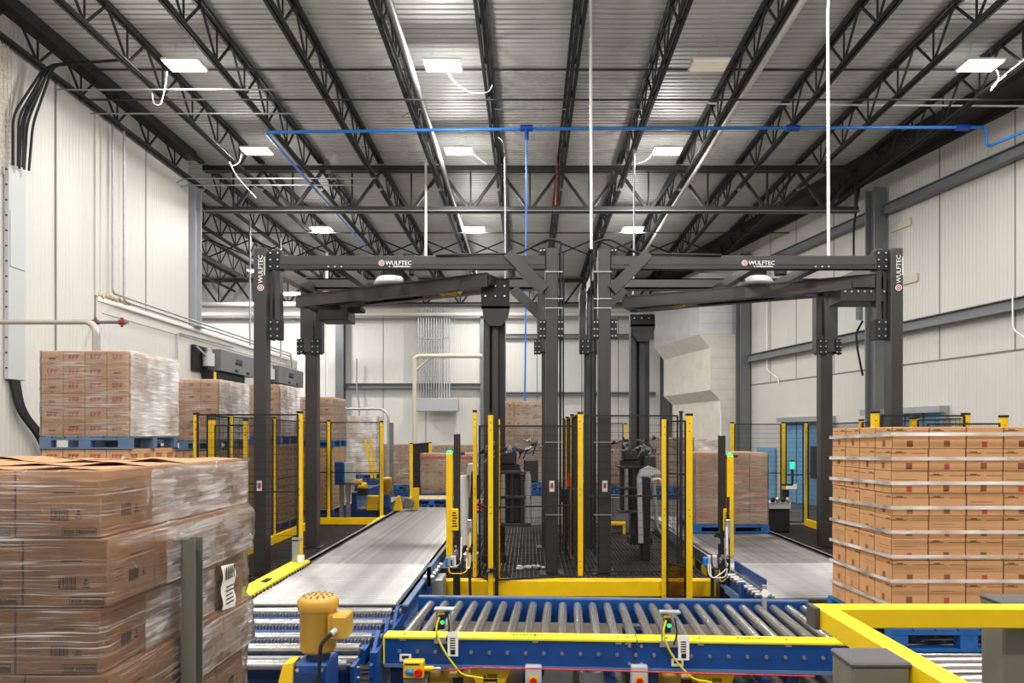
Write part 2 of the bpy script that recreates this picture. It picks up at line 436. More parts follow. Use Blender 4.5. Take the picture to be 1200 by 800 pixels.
# ---- steel columns
def h_column(name, x, y, z0, z1, label, s=.4, m='colgrey', rot=0.0):
    t = thing(name, label, 'column', (x, y, z0), kind='structure')
    t.rotation_euler = (0, 0, rot)
    mb = MB(); h = s / 2
    mb.box((-h, -h, 0), (h, -h + .03, z1 - z0), m); mb.box((-h, h - .03, 0), (h, h, z1 - z0), m); mb.box((-.02, -h + .03, 0), (.02, h - .03, z1 - z0), m)
    mb.build('shaft', t, local=True)
    mb = MB(); mb.box((-h - .06, -h - .06, 0), (h + .06, h + .06, .03), m); mb.build('base_plate', t, local=True)
    return t
h_column('steel_column', -9.40, 19.25, 5.31, 9.2, 'light grey steel column on the left wall ledge', .34, 'collight')
RW = math.atan(-WSLOPE)
for D, lb in ((19.4, 'tall grey steel column on the right wall behind the right stretch wrapper'), (26.3, 'grey steel column beside the wrapped air duct'), (33.2, 'far grey steel column in the back right corner')):
    p = WP(D, .28); h_column('steel_column', p.x, p.y, 0, 9.2, lb, .38, rot=RW)
for x, lb in ((399, 'grey steel column at the left end of the back wall'), (568, 'grey steel column on the back wall right of the conduit bank')):
    h_column('steel_column', px(x, 33.7), 33.7, 0, 8.2, lb, .4)
# ---- girts
def girt(p0, p1, label, w=.2, h=.25, m='colgrey'):
    t = MB(); p0, p1 = Vector(p0), Vector(p1)
    t.beam(p0, p1, .02, h, m); d = (p1 - p0).normalized(); r = d.cross(Vector((0, 0, 1)))
    for s_ in (-1, 1):
        t.beam(p0 + Vector((0, 0, s_ * h / 2)), p1 + Vector((0, 0, s_ * h / 2)), w, .02, m)
    return tag(t.build('wall_girt', org=p0), label, 'girt', 'horizontal wall girts', 'structure')
for za, zl in ((8.55, 'upper'), (5.2, 'lower')):
    for a, b, nm in ((6, 19.15, 'near'), (19.68, 26.05, 'middle'), (31.3, 32.9, 'far')):
        girt(WP(a, .2, za), WP(b, .2, za), 'grey %s wall girt in the %s bay of the right wall' % (zl, nm), m='colgrey')
girt((-9.2, 33.8, pz(452, 33.8)), (px(564, 33.8), 33.8, pz(452, 33.8)), 'grey girt low on the left half of the back wall', h=.22)
girt((px(572, 33.8), 33.8, pz(394, 33.8)), (6.2, 33.8, pz(394, 33.8)), 'grey girt high on the right half of the back wall', h=.2)
girt((px(572, 33.8), 33.8, pz(461, 33.8)), (6.2, 33.8, pz(461, 33.8)), 'thin grey girt low on the right half of the back wall', h=.12)

# ---- bar joists
JZ1, JZ0 = 9.93, 9.24
def joist(x, y0, y1, label, grp):
    t = thing('bar_joist', label, 'roof joist', (x, y0, JZ0), grp)
    for nm, z in (('top_chord', JZ1), ('bottom_chord', JZ0)):
        mb = MB()
        for s_ in (-1, 1):
            a = x + s_ * .018
            mb.box((a, y0, z - .03), (a + s_ * .065, y1, z - .018 if nm == 'bottom_chord' else z + .03), 'steel')
            mb.box((a, y0, z - .045), (a + s_ * .012, y1, z + .045), 'steel')
        mb.build(nm, t)
    mb = MB(); y = y0 + .3; p = 0.62; i = 0
    while y + 2 * p <= y1 + .02:
        mb.beam((x, y, JZ1), (x, y + p, JZ0), .035, .035, 'steel2')
        mb.beam((x, y + p, JZ0), (x, y + 2 * p, JZ1), .035, .035, 'steel2')
        mb.beam((x, y + p, JZ0), (x, y + p, JZ1), .028, .028, 'steel2')
        y += 2 * p
    mb.build('web', t)
xs = [0.86 + 1.67 * k for k in range(-6, 6)]
for i, x in enumerate(xs):
    joist(x, 2.0, 19.29, 'black open web roof joist over the machines, %s from the left wall' % ORD[i], 'near roof joists')
xf = [0.86 + 1.67 * k for k in range(-12, 6)]
OR2 = ORD + ['seventeenth', 'eighteenth']
for y0, y1b, nm in ((19.51, 33.19, 'far'),):
    for i, x in enumerate(xf):
        y1 = min(y1b, 19.4 + (9.9 - x) / -WSLOPE - 1.2) if x > 3 else y1b
        if y1 < y0 + 1.6: continue
        joist(x, y0, y1, 'black roof joist in the %s roof bay, %s from the far left' % (nm, OR2[i]), 'roof joists of the %s bay' % nm)
# ---- bridging rods between the joists
def rod(p0, p1, label, r=.022, m='steel', nm='bridging_rod'):
    mb = MB(); mb.cyl(p0, p1, r, m, 8); return tag(mb.build(nm, org=p0), label, 'rod', 'bridging rods')
rod((-9.2, 14.2, 9.84), (10.9, 14.2, 9.84), 'upper grey bridging rod across the near roof bay'); rod((-9.2, 14.1, 9.17), (10.9, 14.1, 9.17), 'lower dark bridging rod across the near roof bay')
rod((-9.2, 8.2, 9.17), (11.8, 8.2, 9.17), 'bridging rod across the roof bay nearest overhead')
rod((-20, 23.2, 9.84), (8.8, 23.2, 9.84), 'upper bridging rod beyond the girder'); rod((-20, 23.3, 9.15), (8.8, 23.3, 9.15), 'lower bridging rod beyond the girder')
mb = MB()
for k in range(-12, 5):
    xa, xb = .86 + 1.67 * k, .86 + 1.67 * (k + 1)
    for D in (26.8,):
        if xb > 8: continue
        mb.beam((xa, D, JZ1), (xb, D, JZ0), .03, .05, 'steel2'); mb.beam((xa, D + .03, JZ0), (xb, D + .03, JZ1), .03, .05, 'steel2')
tag(mb.build('cross_bracing', org=(0, 26.8, 9.5)), 'row of black steel X braces between the far roof joists', 'bracing')
# ---- cross girders
def girder(D, x0, x1, label):
    t = thing('truss_girder', label, 'girder', (0, D, 8.6))
    mb = MB()
    for s_ in (-1, 1):
        mb.box((x0, D + s_ * .02, 9.72), (x1, D + s_ * .12, 9.86), 'steel')
    mb.build('top_chord', t)
    mb = MB()
    for s_ in (-1, 1):
        mb.box((x0, D + s_ * .02, 8.58), (x1, D + s_ * .13, 8.61), 'colgrey'); mb.box((x0, D + s_ * .02, 8.58), (x1, D + s_ * .04, 8.74), 'steel')
    mb.build('bottom_chord', t)
    mb = MB()
    k = 0; x = .86 - 1.67 * 12
    while x < x1:
        m_ = x + .835
        if x > x0: mb.beam((x, D, 9.75), (m_ - .05 if m_ < x1 else x, D, 8.68), .08, .08, 'steel')
        if x + 1.67 < x1 and m_ > x0: mb.beam((x + 1.67, D, 9.75), (m_ + .05, D, 8.68), .08, .08, 'steel'); mb.beam((m_, D, 9.75), (m_, D, 8.68), .045, .045, 'steel')
        x += 1.67
    mb.build('web', t)
girder(19.4, -9.15, 9.28, 'deep dark truss girder spanning between the two side columns')
girder(33.3, -20, 6.0, 'truss girder closest to the back wall')

# ---- high bay lights
def lamp(x, y, z, label, on=True, sx=.72, sy=.42):
    t = thing('high_bay_light', label, 'ceiling light', (x, y, z), 'high bay lights')
    mb = MB(); mb.box((x - sx / 2, y - sy / 2, z + .02), (x + sx / 2, y + sy / 2, z + .07), 'white', .01)
    mb.box((x - .12, y - .08, z + .07), (x + .12, y + .08, z + .14), 'lgrey', .01)
    mb.build('housing', t)
    for s_ in (-1, 1):
        mb = MB(); mb.box((x - sx / 2 + .03, y + s_ * sy / 4 - sy / 5, z), (x + sx / 2 - .03, y + s_ * sy / 4 + sy / 5, z + .02), 'lamp' if on else 'lampoff')
        mb.build('diffuser', t)
    mb = MB()
    for s_ in (-1, 1): mb.tube([(x + s_ * .25, y, z + .07), (x + s_ * .12, y, JZ1 + .04)], .004, 'steelc', 5)
    mb.build('hanging_wire', t)
    if on:
        L = bpy.data.lights.new('lamp_light', 'AREA'); L.shape = 'RECTANGLE'; L.size = sx; L.size_y = sy; PW = LP * (.62 if abs(x) > 6 and y < 20 else 1.1); L.energy = PW; L.color = (1, .982, .95)
        lo = bpy.data.objects.new('lamp_light', L); COL.objects.link(lo); lo.parent = t; lo.location = (0, 0, -.02)
        L2 = bpy.data.lights.new('lamp_spill', 'POINT'); L2.energy = PW * (.3 if abs(x) > 6 else .5); L2.shadow_soft_size = .2; L2.color = (1, .982, .95)
        lo = bpy.data.objects.new('lamp_spill', L2); COL.objects.link(lo); lo.parent = t; lo.location = (0, 0, -.28)
LP = 270.0
cn = ['left wall', 'left of centre', 'right of centre', 'right wall']
rows = [(13.2, [(-6.6, 1), (-1.65, 1), (3.45, 0), (8.65, 1)], 'nearest visible row'), (17.2, [(-6.8, 1), (-1.75, 1), (3.45, 1)], 'second visible row'),
        (23.2, [(-7.0, 1), (-1.85, 1), (3.5, 1)], 'third visible row, beyond the girder')]
for D, ls, rn in rows:
    for i, (x, on) in enumerate(ls):
        z = {13.2: pz(78, 13.2), 17.2: pz(178, 17.2), 23.2: pz(269, 23.2)}[D]
        lamp(x, D, z, '%s ceiling light panel near %s, %s' % ('lit' if on else 'unlit', cn[i], rn), on)
lamp(px(343, 31), 31, pz(345, 31), 'lit light panel far off above the left ledge, nearer the machine', sx=.9, sy=.5)
lamp(px(214, 31), 31, pz(345, 31), 'lit light panel far off above the left ledge, beside the column', sx=.9, sy=.5)
lamp(px(299, 29), 29, pz(318, 29), 'small lit light panel half hidden behind the left machine post', sx=.6, sy=.4)
lamp(px(567, 31), 31, pz(343, 31), 'lit light panel just under the end of the left rotating arm', sx=.4, sy=.3)
for q, D in enumerate((8.5, 3.5, -1.5)):
    for i, x in enumerate((-6.6, -1.65, 3.45, 8.6)): lamp(x, D, 8.6, 'lit ceiling light panel near %s, %s row towards the camera' % (cn[i], ORD[q]), True)
# ---------------------------------------------------------------- stretch wrappers
GZ = 0.38   # grating level
def bolts(mb, pts, n, r=.012, m='steelc'):
    n = Vector(n)
    for p in pts: mb.cyl(p, Vector(p) + n * .018, r, m, 6)
def splice(parent, x, y, z, h, w=.16, face=-1, side=0):
    mb = MB(); yy = y
    mb.box((x - w / 2, yy - .012, z), (x + w / 2, yy, z + h), 'black', .004)
    for sx in (-1, 1): mb.box((x + sx * w / 2 - .006, yy, z), (x + sx * w / 2 + .006, yy + .14, z + h), 'black')
    bolts(mb, [(x + sx * w * .3, yy - .012, z + h * k) for sx in (-1, 1) for k in (.15, .5, .85)], (0, -1, 0))
    return mb.build('splice_plate', parent)
def wulftec(parent, o, xd, yd, size, n):
    """circle badge, name and underline"""
    mb = MB(); xd, yd = Vector(xd), Vector(yd); nn = xd.cross(yd); o = Vector(o)
    def disc(c, r0, r1, m, d, k=20):
        vs = []
        for i in range(k):
            t = 2 * math.pi * i / k; q = xd * math.cos(t) + yd * math.sin(t)
            vs += [c + q * r0 + nn * d, c + q * r1 + nn * d]
        mb.add(vs, [(2 * i, 2 * i + 1, (2 * i + 3) % (2 * k), (2 * i + 2) % (2 * k)) for i in range(k)], m)
    c = o + xd * size * .55 + yd * size * .33
    disc(c, .0, size * .52, 'white', .004); disc(c, size * .26, size * .42, 'cinkr', .006); 
    disc(c, 0.0, size * .14, 'machine2', .007, 12)
    mb.text('WULFTEC', size * 1.02, o + xd * size * 1.25, xd, yd, 'white', .005)
    mb.text('WULFTEC', size * 1.02, o + xd * size * 1.27 + yd * size * .012, xd, yd, 'white', .0055)
    a = o + xd * size * 2.6 - yd * size * .38
    mb.add([a + nn * .005, a + xd * size * 3.0 + nn * .005, a + xd * size * 3.0 + yd * size * .10 + nn * .005, a + yd * size * .10 + nn * .005], [(0, 1, 2, 3)], 'white')
    for i in range(14):
        b = a + xd * (size * .21 * i) + yd * size * .13
        mb.add([b + nn * .005, b + xd * size * .12 + nn * .005, b + xd * size * .12 + yd * size * .08 + nn * .005, b + yd * size * .08 + nn * .005], [(0, 1, 2, 3)], 'white')
    return mb.build('brand_lettering', parent)

def wrapper(side, label):
    # side = -1: left machine, +1: right machine; frame is mirrored about x=.68, both arms turned alike
    s = side; mx = .68
    xo, xi = mx + s * 4.40, mx + s * .365
    xc = mx + s * 2.78; Df, Db = 9.6, 11.84
    t = thing('stretch_wrapper', label, 'stretch wrapping machine', (xc, 10.7, GZ))
    hw = .085
    ztop = pz(290, 9.5)
    # front posts
    for x, nm in ((xo, 'o'), (xi, 'i')):
        mb = MB(); mb.box((x - hw, Df - .1, GZ + .012), (x + hw, Df + .1, ztop), 'machine', .012)
        po = mb.build('post', t)
        mb = MB(); mb.box((x - .17, Df - .17, GZ), (x + .17, Df + .17, GZ + .012), 'machine2'); 
        bolts(mb, [(x + a * .13, Df + b * .13, GZ + .012) for a in (-1, 1) for b in (-1, 1)], (0, 0, 1)); mb.build('base_plate', po)
        if nm == 'o':
            # vertical WULFTEC reads upwards
            wulftec(t, (x + .045, Df - .1, pz(341, 9.5)), (0, 0, 1), (-1, 0, 0), .085, None)
        mb = MB(); mb.box((x - .035, Df - .103, pz(576, 9.5)), (x + .035, Df - .101, pz(563, 9.5)), 'paper')
        mb.box((x - .02, Df - .105, pz(572, 9.5)), (x + .02, Df - .1035, pz(566, 9.5)), 'cinkr'); 
        mb.build('warning_sticker', po)
    # rear posts: upper sleeve + lower post
    for x, out in ((xo, 1), (xi, 0)):
        zsl = pz(413, 11.74); zt = pz(337, 11.74)
        mb = MB(); mb.box((x - .1, Db - .1, GZ + .012), (x + .1, Db + .1, zsl + .3), 'machine', .012)
        po = mb.build('post', t)
        mb = MB(); mb.box((x - .18, Db - .18, GZ), (x + .18, Db + .18, GZ + .012), 'machine2'); mb.build('base_plate', po)
        dx = -.06 if s < 0 else .06
        mb = MB(); mb.box((x + dx - .115, Db - .13, zsl), (x + dx + .115, Db + .1, zt), 'machine', .01); 
        mb.box((x - dx * 2.2 - .05, Db - .1, zsl), (x - dx * 2.2 + .05, Db + .08, zt - .05), 'machine2', .006)
        mb.build('sleeve', t)
        splice(t, x - dx * 1.5, Db - .14, pz(415, 11.7), .26, .15)
        splice(t, x + dx * 2.9, Db - .14, pz(415, 11.7), .26, .1)
    # frame upright beside outer front post
    x = xo - s * .19
    mb = MB(); mb.box((x - .035 - .03 * s, Df - .04, pz(398, 9.6)), (x + .035 - .03 * s, Df + .12, pz(292, 9.6)), 'machine', .006)
    mb.box((x + s * .06 - .02, Df - .02, pz(398, 9.6)), (x + s * .06 + .02, Df + .1, pz(292, 9.6)), 'machine2'); mb.build('corner_upright', t)
    splice(t, x, Df - .045, pz(316, 9.55), .27, .17); splice(t, x, Df - .045, pz(397, 9.55), .27, .15)
    for xx in (xi - s * -0 + s * .15, ): pass
    splice(t, xi + s * .13, Df - .05, pz(313, 9.55), .27, .08); splice(t, xi + s * .13, Df - .05, pz(397, 9.55), .27, .08)
    splice(t, xi - s * .12, Df - .05, pz(397, 9.55), .27, .07)
    # beams
    zb0, zb1 = pz(315, 9.6), pz(301.5, 9.6)
    mb = MB(); mb.box((xo - s * .275, Df - .1, zb0 + .03), (xi + s * .09, Df + .06, zb1), 'machine', .008)
    mb.box((xo - s * .275, Df - .1, zb0 - .02), (xi + s * .09, Df + .02, zb0 + .03), 'machine2'); fb = mb.build('front_beam', t)
    lx = px(443.5, 9.5) if s < 0 else px(869, 9.5)
    wulftec(t, (lx, Df - .1, pz(310.3, 9.5)), (1, 0, 0), (0, 0, 1), .078, None)
    mb = MB(); zz0, zz1 = pz(338, 11.74), pz(326.5, 11.74)
    mb.box((xo - .12, Db - .12, zz0), (xi + .12, Db - .08, zz1), 'machine'); mb.box((xo - .12, Db - .12, zz1 - .02), (xi + .12, Db + .1, zz1), 'machine'); mb.box((xo - .12, Db - .12, zz0), (xi + .12, Db + .1, zz0 + .02), 'machine')
    mb.build('back_beam', t)
    for x in (xo, xi):
        mb = MB(); a = (x, Df + .1, 4.72); b = (x, Db - .1, 4.80)
        mb.beam(a, b, .14, .16, 'machine'); mb.build('side_beam', t)
    # ceiling struts carrying the turntable
    for k in (-1, 1):
        mb = MB(); mb.beam((xc + k * .42 + s * .15, Df, 4.68), (xc + k * .42 + s * .15, Db, 4.78), .12, .12, 'machine2')
        bolts(mb, [(xc + k * .42 + s * .15 + q * .09, Df - .12, zb0 - .0) for q in (-1, 0, 1)], (0, -1, 0)); mb.build('cross_strut', t)
    # knee braces
    mb = MB(); mb.beam((xi + s * .1, Df - .06, pz(340, 9.5)), (xi + s * .60, Df - .06, pz(297, 9.5)), .15, .17, 'machine', (0, 1, 0)); mb.build('knee_brace', t)
    mb = MB(); mb.beam((xi + s * .1, Db - .06, pz(370, 11.7)), (xi + s * .58, Db - .06, pz(338, 11.7)), .15, .15, 'machine2', (0, 1, 0)); mb.build('knee_brace', t)
    # slewing ring
    c = Vector((xc, 10.5, 4.6)); mb = MB()
    mb.lathe([(.0, .1), (.2, .1), (.26, .02), (.26, -.0), (.24, -.03), (0, -.03)], c, 'lgrey', 32); mb.build('slewing_ring', t)
    mb = MB(); mb.lathe([(.0, .28), (.16, .28), (.16, .1), (0, .1)], c, 'machine2', 20); mb.cyl((c.x + .3, c.y - .2, 4.7), (c.x + .3, c.y - .2, 5.0), .09, 'black', 14); mb.build('slip_ring_housing', t)
    # rotating arm
    a = Vector((xc - 1.62, 11.45, 4.46)); b = Vector((xc + 1.60, 9.75, 4.46))
    if s > 0: a = Vector((px(736, 11.4), 11.4, 4.46)); b = Vector((px(1027, 9.8), 9.8, 4.46))
    else: a = Vector((px(359, 11.3), 11.3, 4.46)); b = Vector((px(580, 9.75), 9.75, 4.46))
    d = (b - a).normalized(); n_ = d.cross(Vector((0, 0, 1)))
    if n_.y > 0: n_ = -n_
    mb = MB()
    for q in (0, 1):
        off = n_ * (.2 if q == 0 else -.2)
        mb.beam(a + off, b + off, .05, .19, 'machine')
        mb.beam(a + off * .8 - Vector((0, 0, .09)), b + off * .8 - Vector((0, 0, .09)), .12, .012, 'machine')
    mb.beam(a + n_ * .2 + Vector((0, 0, .09)), b + n_ * .2 + Vector((0, 0, .09)), .08, .012, 'machine')
    for k in (.0, .2, .42, .58, .8, 1.0):
        p = a.lerp(b, k); mb.beam(p - n_ * .2, p + n_ * .2, .08, .14, 'machine2')
    arm = mb.build('rotating_arm', t)
    mb = MB(); p0 = a.lerp(b, .3) + Vector((0, 0, -.03)); p1 = a.lerp(b, .62) + Vector((0, 0, -.03)); mb.beam(p0, p1, .34, .02, 'machine'); 
    mb.beam(a.lerp(b, .05) - Vector((0, 0, .1)), a.lerp(b, .22) - Vector((0, 0, .1)), .36, .02, 'machine'); mb.build('belly_plate', arm)
    mb = MB(); q = a.lerp(b, .8 if s < 0 else .22); mb.cyl(q - Vector((0, 0, .02)) - d * .2, q - Vector((0, 0, .02)) + d * .12, .09, 'gold', 16); mb.box(q + Vector((-.08, -.1, -.12)), q + Vector((.08, .02, .02)), 'gold', .02); mb.build('arm_motor', arm)
    # mast
    if s < 0: mx0, my0 = px(579, 9.75), 9.85
    else: mx0, my0 = px(750, 11.45), 11.45
    W = .15 if s < 0 else .165
    mb = MB()
    mb.box((mx0 - W, my0 - .1, .62), (mx0 - W + .09, my0 + .14, 4.3), 'machine', .008)
    mb.box((mx0 - .03, my0 - .08, .62), (mx0 + W - .09, my0 + .14, 4.3), 'machine', .008)
    mb.box((mx0 - W + .09, my0 + .04, .62), (mx0 + W, my0 + .16, 4.3), 'machine2', .004)
    mb.box((mx0 - W - .02, my0 - .14, .5), (mx0 + W + .02, my0 + .18, .62), 'black', .01)
    mast = mb.build('mast', t)
    mb = MB()   # gusset at the top of the mast
    fy = my0 - .16
    mb.box((mx0 - .18 if s < 0 else mx0 - W - .02, fy, 4.08), (mx0 + .22, fy + .02, 4.5 if s < 0 else 4.28), 'black', .004)
    mb.prism([(mx0 - .17, 4.12), (mx0 + .23, 4.12), (mx0 + .2, 3.96), (mx0 + .1, 3.84), (mx0 - .06, 3.84), (mx0 - .15, 3.96)], fy, fy + .03, 'machine2')
    bolts(mb, [(mx0 + q, fy, 4.4 - r_ * .14) for q in (-.12, .02, .15) for r_ in (0, 1)] if s < 0 else [(mx0 + q, fy, 4.22) for q in (-.12, .0, .12)], (0, -1, 0))
    mb.build('mast_bracket', t)
    # far end of arm: weight box
    mb = MB()
    if s < 0:
        p = a.lerp(b, .12); mb.box(p + Vector((-.06, -.25, -.34)), p + Vector((.42, .2, -.17)), 'machine2', .01); mb.box(p + Vector((-.2, -.2, -.17)), p + Vector((.6, .15, -.1)), 'black', .01)
    else:
        p = b; mb.box(p + Vector((-.6, -.22, -.3)), p + Vector((.0, .2, -.12)), 'machine2', .01); mb.box(p + Vector((-.45, -.24, -.1)), p + Vector((-.2, -.21, -.0)), 'machine')
        bolts(mb, [p + Vector((-.55 + .09 * k, -.22, -.16)) for k in range(7)], (0, -1, 0), .014)
    mb.build('end_plate', t)
    # film carriage on the mast
    mb = MB(); cz = 1.55; fx = mx0 + (.12 if s < 0 else -.3)
    mb.box((fx - .05, my0 - .3, cz - .45), (fx + .25, my0 - .06, cz + .35), 'black', .01)
    mb.box((fx + .25, my0 - .36, cz - .5), (fx + .33, my0 - .1, cz + .2), 'machine2', .01)
    for z in (-.5, -.12, .22): mb.box((fx - .1, my0 - .4, cz + z), (fx + .4, my0 - .08, cz + z + .04), 'machine2', .005)
    mb.box((fx - .02, my0 - .38, cz + .35), (fx + .2, my0 - .1, cz + .52), 'black', .02); mb.box((fx + .3, my0 - .38, cz + .1), (fx + .5, my0 - .12, cz + .42), 'machine2', .02)
    car = mb.build('film_carriage', t)
    for k, (dx, r_, mt) in enumerate(((.02, .035, 'steelc'), (.14, .03, 'rubber'), (.36, .05, 'galv'))):
        mb = MB(); mb.cyl((fx + dx, my0 - .36, cz - .45), (fx + dx, my0 - .36, cz + .25), r_, mt, 12); mb.build('film_roller', car)
    mb = MB(); random.seed(5 + s)
    for k in range(20):
        p = Vector((fx + random.uniform(-.3, .5), my0 - .34, cz + random.uniform(.42, .72)))
        mb.tube(bend([p, p + Vector((random.uniform(-.12, .12), -.05, random.uniform(.02, .12))), p + Vector((random.uniform(-.16, .16), 0, random.uniform(-.14, .03)))], .05), .010, random.choice(['steelc', 'black', 'galv', 'rubber', 'blued', 'black']), 6)
        mb.cyl(p, p + Vector((.05, -.02, .03)), .025, random.choice(['galv', 'steelc', 'black']), 8)
    mb.build('pneumatic_fitting', car)
    # cables strapped to the inner posts
    mb = MB(); x = xi - s * .0 + (.12 if s < 0 else -.13)
    pts = [(x, Df - .02, GZ + .25), (x, Df - .02, 4.9), (x - .02 * s, Df - .02, 4.98)]
    mb.tube(bend(pts + [(xi + s * .05, Df - .1, 5.02), (xi + s * .45, Df - .12, 4.80), (xi + s * 1.6, Df - .12, 4.78)], .12), .017, 'rubber')
    mb.tube([(x + .045 * (1 if s < 0 else -1), Df + .06, GZ + .3), (x + .045 * (1 if s < 0 else -1), Df + .06, 4.85)], .012, 'rubber', 6)
    for z in (4.05, 4.18, 4.55, 2.2, 1.2):
        mb.box((xi - .095 - (.06 if s > 0 else 0), Df - .112, z), (xi + .095 + (.06 if s < 0 else 0), Df - .1, z + .012), 'galv')
    mb.build('cable', t)
    return t
wrapper(-1, 'left dark bronze rotary arm stretch wrapper straddling the long left roller conveyor')
wrapper(1, 'right dark bronze rotary arm stretch wrapper straddling the right roller conveyor')

# ---------------------------------------------------------------- grating platform
def grating(x0, x1, y0, y1, label, px_=.06, py_=.11):
    t = thing('grating_platform', label, 'platform', ((x0 + x1) / 2, (y0 + y1) / 2, 0))
    mb = MB(); mb.box((x0, y0, 0), (x1, y1, GZ - .06), 'dirt'); mb.build('base', t)
    mb = MB(); x = x0
    while x < x1: mb.box((x, y0, GZ - .045), (x + .006, y1, GZ), 'grate'); x += px_
    y = y0
    while y < y1: mb.box((x0, y, GZ - .02), (x1, y + .012, GZ - .003), 'grate'); y += py_
    mb.build('grating', t)
    return t
g = grating(-1.02, 2.44, 9.3, 14.9, 'dark steel grating floor between the two wrapping machines')
mb = MB(); mb.box((-1.17, 9.1, .17), (2.48, 9.28, GZ + .0), 'yellow', .008); mb.build('yellow_kerb_beam', g)
mb = MB(); mb.box((-1.17, 9.15, 0), (2.48, 9.27, .17), 'postg'); mb.build('plinth', g)
grating(-4.66, -3.06, 9.3, 14.9, 'dark steel grating floor left of the long conveyor')
grating(4.31, 6.1, 9.3, 14.9, 'dark steel grating floor right of the right conveyor')
mb = MB(); random.seed(2)
for k in range(7):
    c = (px(618 + 9 * (k % 4 - 1), 9.9) + .02 * k, 9.85 + .03 * (k % 3), GZ + .03)
    vs = []; 
    for i in range(18): vs.append((c[0] + random.uniform(-.06, .06), c[1] + random.uniform(-.05, .05), c[2] + random.uniform(-.025, .035)))
    mb.add(vs, [(i, i + 1, i + 2) for i in range(16)], 'paper')
tag(mb.build('crumpled_film', org=(0, 9.9, GZ)), 'crumpled scrap of white film lying on the grating', 'film scrap')

# ---------------------------------------------------------------- fences
def wire_panel(parent, p0, p1, z0, z1, mid=None, low=None, dense=.02, frame=.022, m='black'):
    p0, p1 = Vector(p0), Vector(p1); L = (p1 - p0).length; d = (p1 - p0).normalized()
    mb = MB()
    def pt(u, z): q = p0 + d * u; return Vector((q.x, q.y, z))
    for z in [z0, z1] + ([mid] if mid else []) + ([low] if low else []): mb.wire(pt(0, z), pt(L, z), frame, m)
    for u in (0, L): mb.wire(pt(u, z0), pt(u, z1), frame, m)
    fr = mb.build('panel_frame', parent)
    mb = MB(); k = int(L / dense)
    for i in range(1, k): mb.wire(pt(i * L / k, z0), pt(i * L / k, z1), .0026, m)
    z = z0 + .1
    while z < z1: mb.wire(pt(0, z), pt(L, z), .0042, m); z += .1
    mb.build('wire_mesh', fr)
    return fr
def fpost(parent, x, y, z0, z1, w=.055, d=.055, m='yellow', holes=True, cap=True):
    mb = MB(); mb.box((x - w / 2, y - d / 2, z0), (x + w / 2, y + d / 2, z1), m, .004)
    if holes:
        for z in (z0 + .12, z0 + .2, (z0 + z1) / 2, (z0 + z1) / 2 + .08, z1 - .1, z1 - .2): mb.cyl((x, y - d / 2 - .002, z), (x, y - d / 2, z), .008, 'ink', 8)
    po = mb.build('post', parent)
    if cap:
        mb = MB(); mb.box((x - w / 2 - .005, y - d / 2 - .005, z1), (x + w / 2 + .005, y + d / 2 + .005, z1 + .03), 'black', .004); mb.build('post_cap', po)
    return po
def fence(label, posts, panels, loc, toe=None, name='safety_fence', cat='fence'):
    t = thing(name, label, cat, loc)
    for p in posts: fpost(t, *p)
    for p in panels: wire_panel(t, *p)
    if toe:
        for a, b in toe:
            mb = MB(); mb.beam(a, b, .08, .14, 'yellow'); mb.build('toe_beam', t)
    return t
ZT, ZB = 2.55, GZ + .06
# left cell
XLc = -4.6
fence('yellow post and black mesh fence around the left cell, nearest panel', [(-4.53, 9.38, GZ + .002, 2.58, .06), (-3.12, 9.38, GZ + .002, 2.60, .07)],
      [((-4.5, 9.35, 0), (-3.14, 9.35, 0), ZB, 2.58, pz(576, 9.35), None)], (-3.8, 9.35, 0))
fence('mesh fence door set just behind the nearest left cell panel', [(-4.49, 9.75, GZ + .002, 2.52, .085), (-3.95, 9.6, GZ + .002, 2.50, .05)],
      [((-4.45, 9.75, 0), (-3.97, 9.62, 0), ZB, 2.44, 1.45)], (-4.2, 9.7, 0), name='fence_door', cat='fence door')
fence('side fence of the left cell receding along the stored pallets', [(XLc, 10.6, GZ + .002, 2.6, .06), (XLc, 12.4, GZ + .002, 2.6, .06), (XLc, 14.75, GZ + .002, 2.6, .06)],
      [((XLc, 9.85, 0), (XLc, 10.55, 0), ZB, 2.58, 1.5), ((XLc, 10.65, 0), (XLc, 12.35, 0), ZB, 2.58, 1.5), ((XLc, 12.45, 0), (XLc, 14.7, 0), ZB, 2.58, 1.5)], (XLc, 12, 0),
      toe=[((XLc + .08, 9.85, GZ + .08), (XLc + .08, 14.6, GZ + .08))])
fence('rear fence of the left cell with its yellow toe beam', [(-4.30, 14.8, GZ + .002, 2.6, .06), (-3.17, 14.8, GZ + .2, 2.58, .07)],
      [((-4.55, 14.8, 0), (-4.34, 14.8, 0), ZB, 2.58, 1.5), ((-4.26, 14.8, 0), (-3.21, 14.8, 0), ZB, 2.58, 1.5)], (-3.9, 14.8, 0),
      toe=[((-4.55, 14.74, GZ + .09), (-3.12, 14.74, GZ + .09)), ((-3.085, 14.6, GZ + .16), (-3.085, 12.6, GZ + .1))])
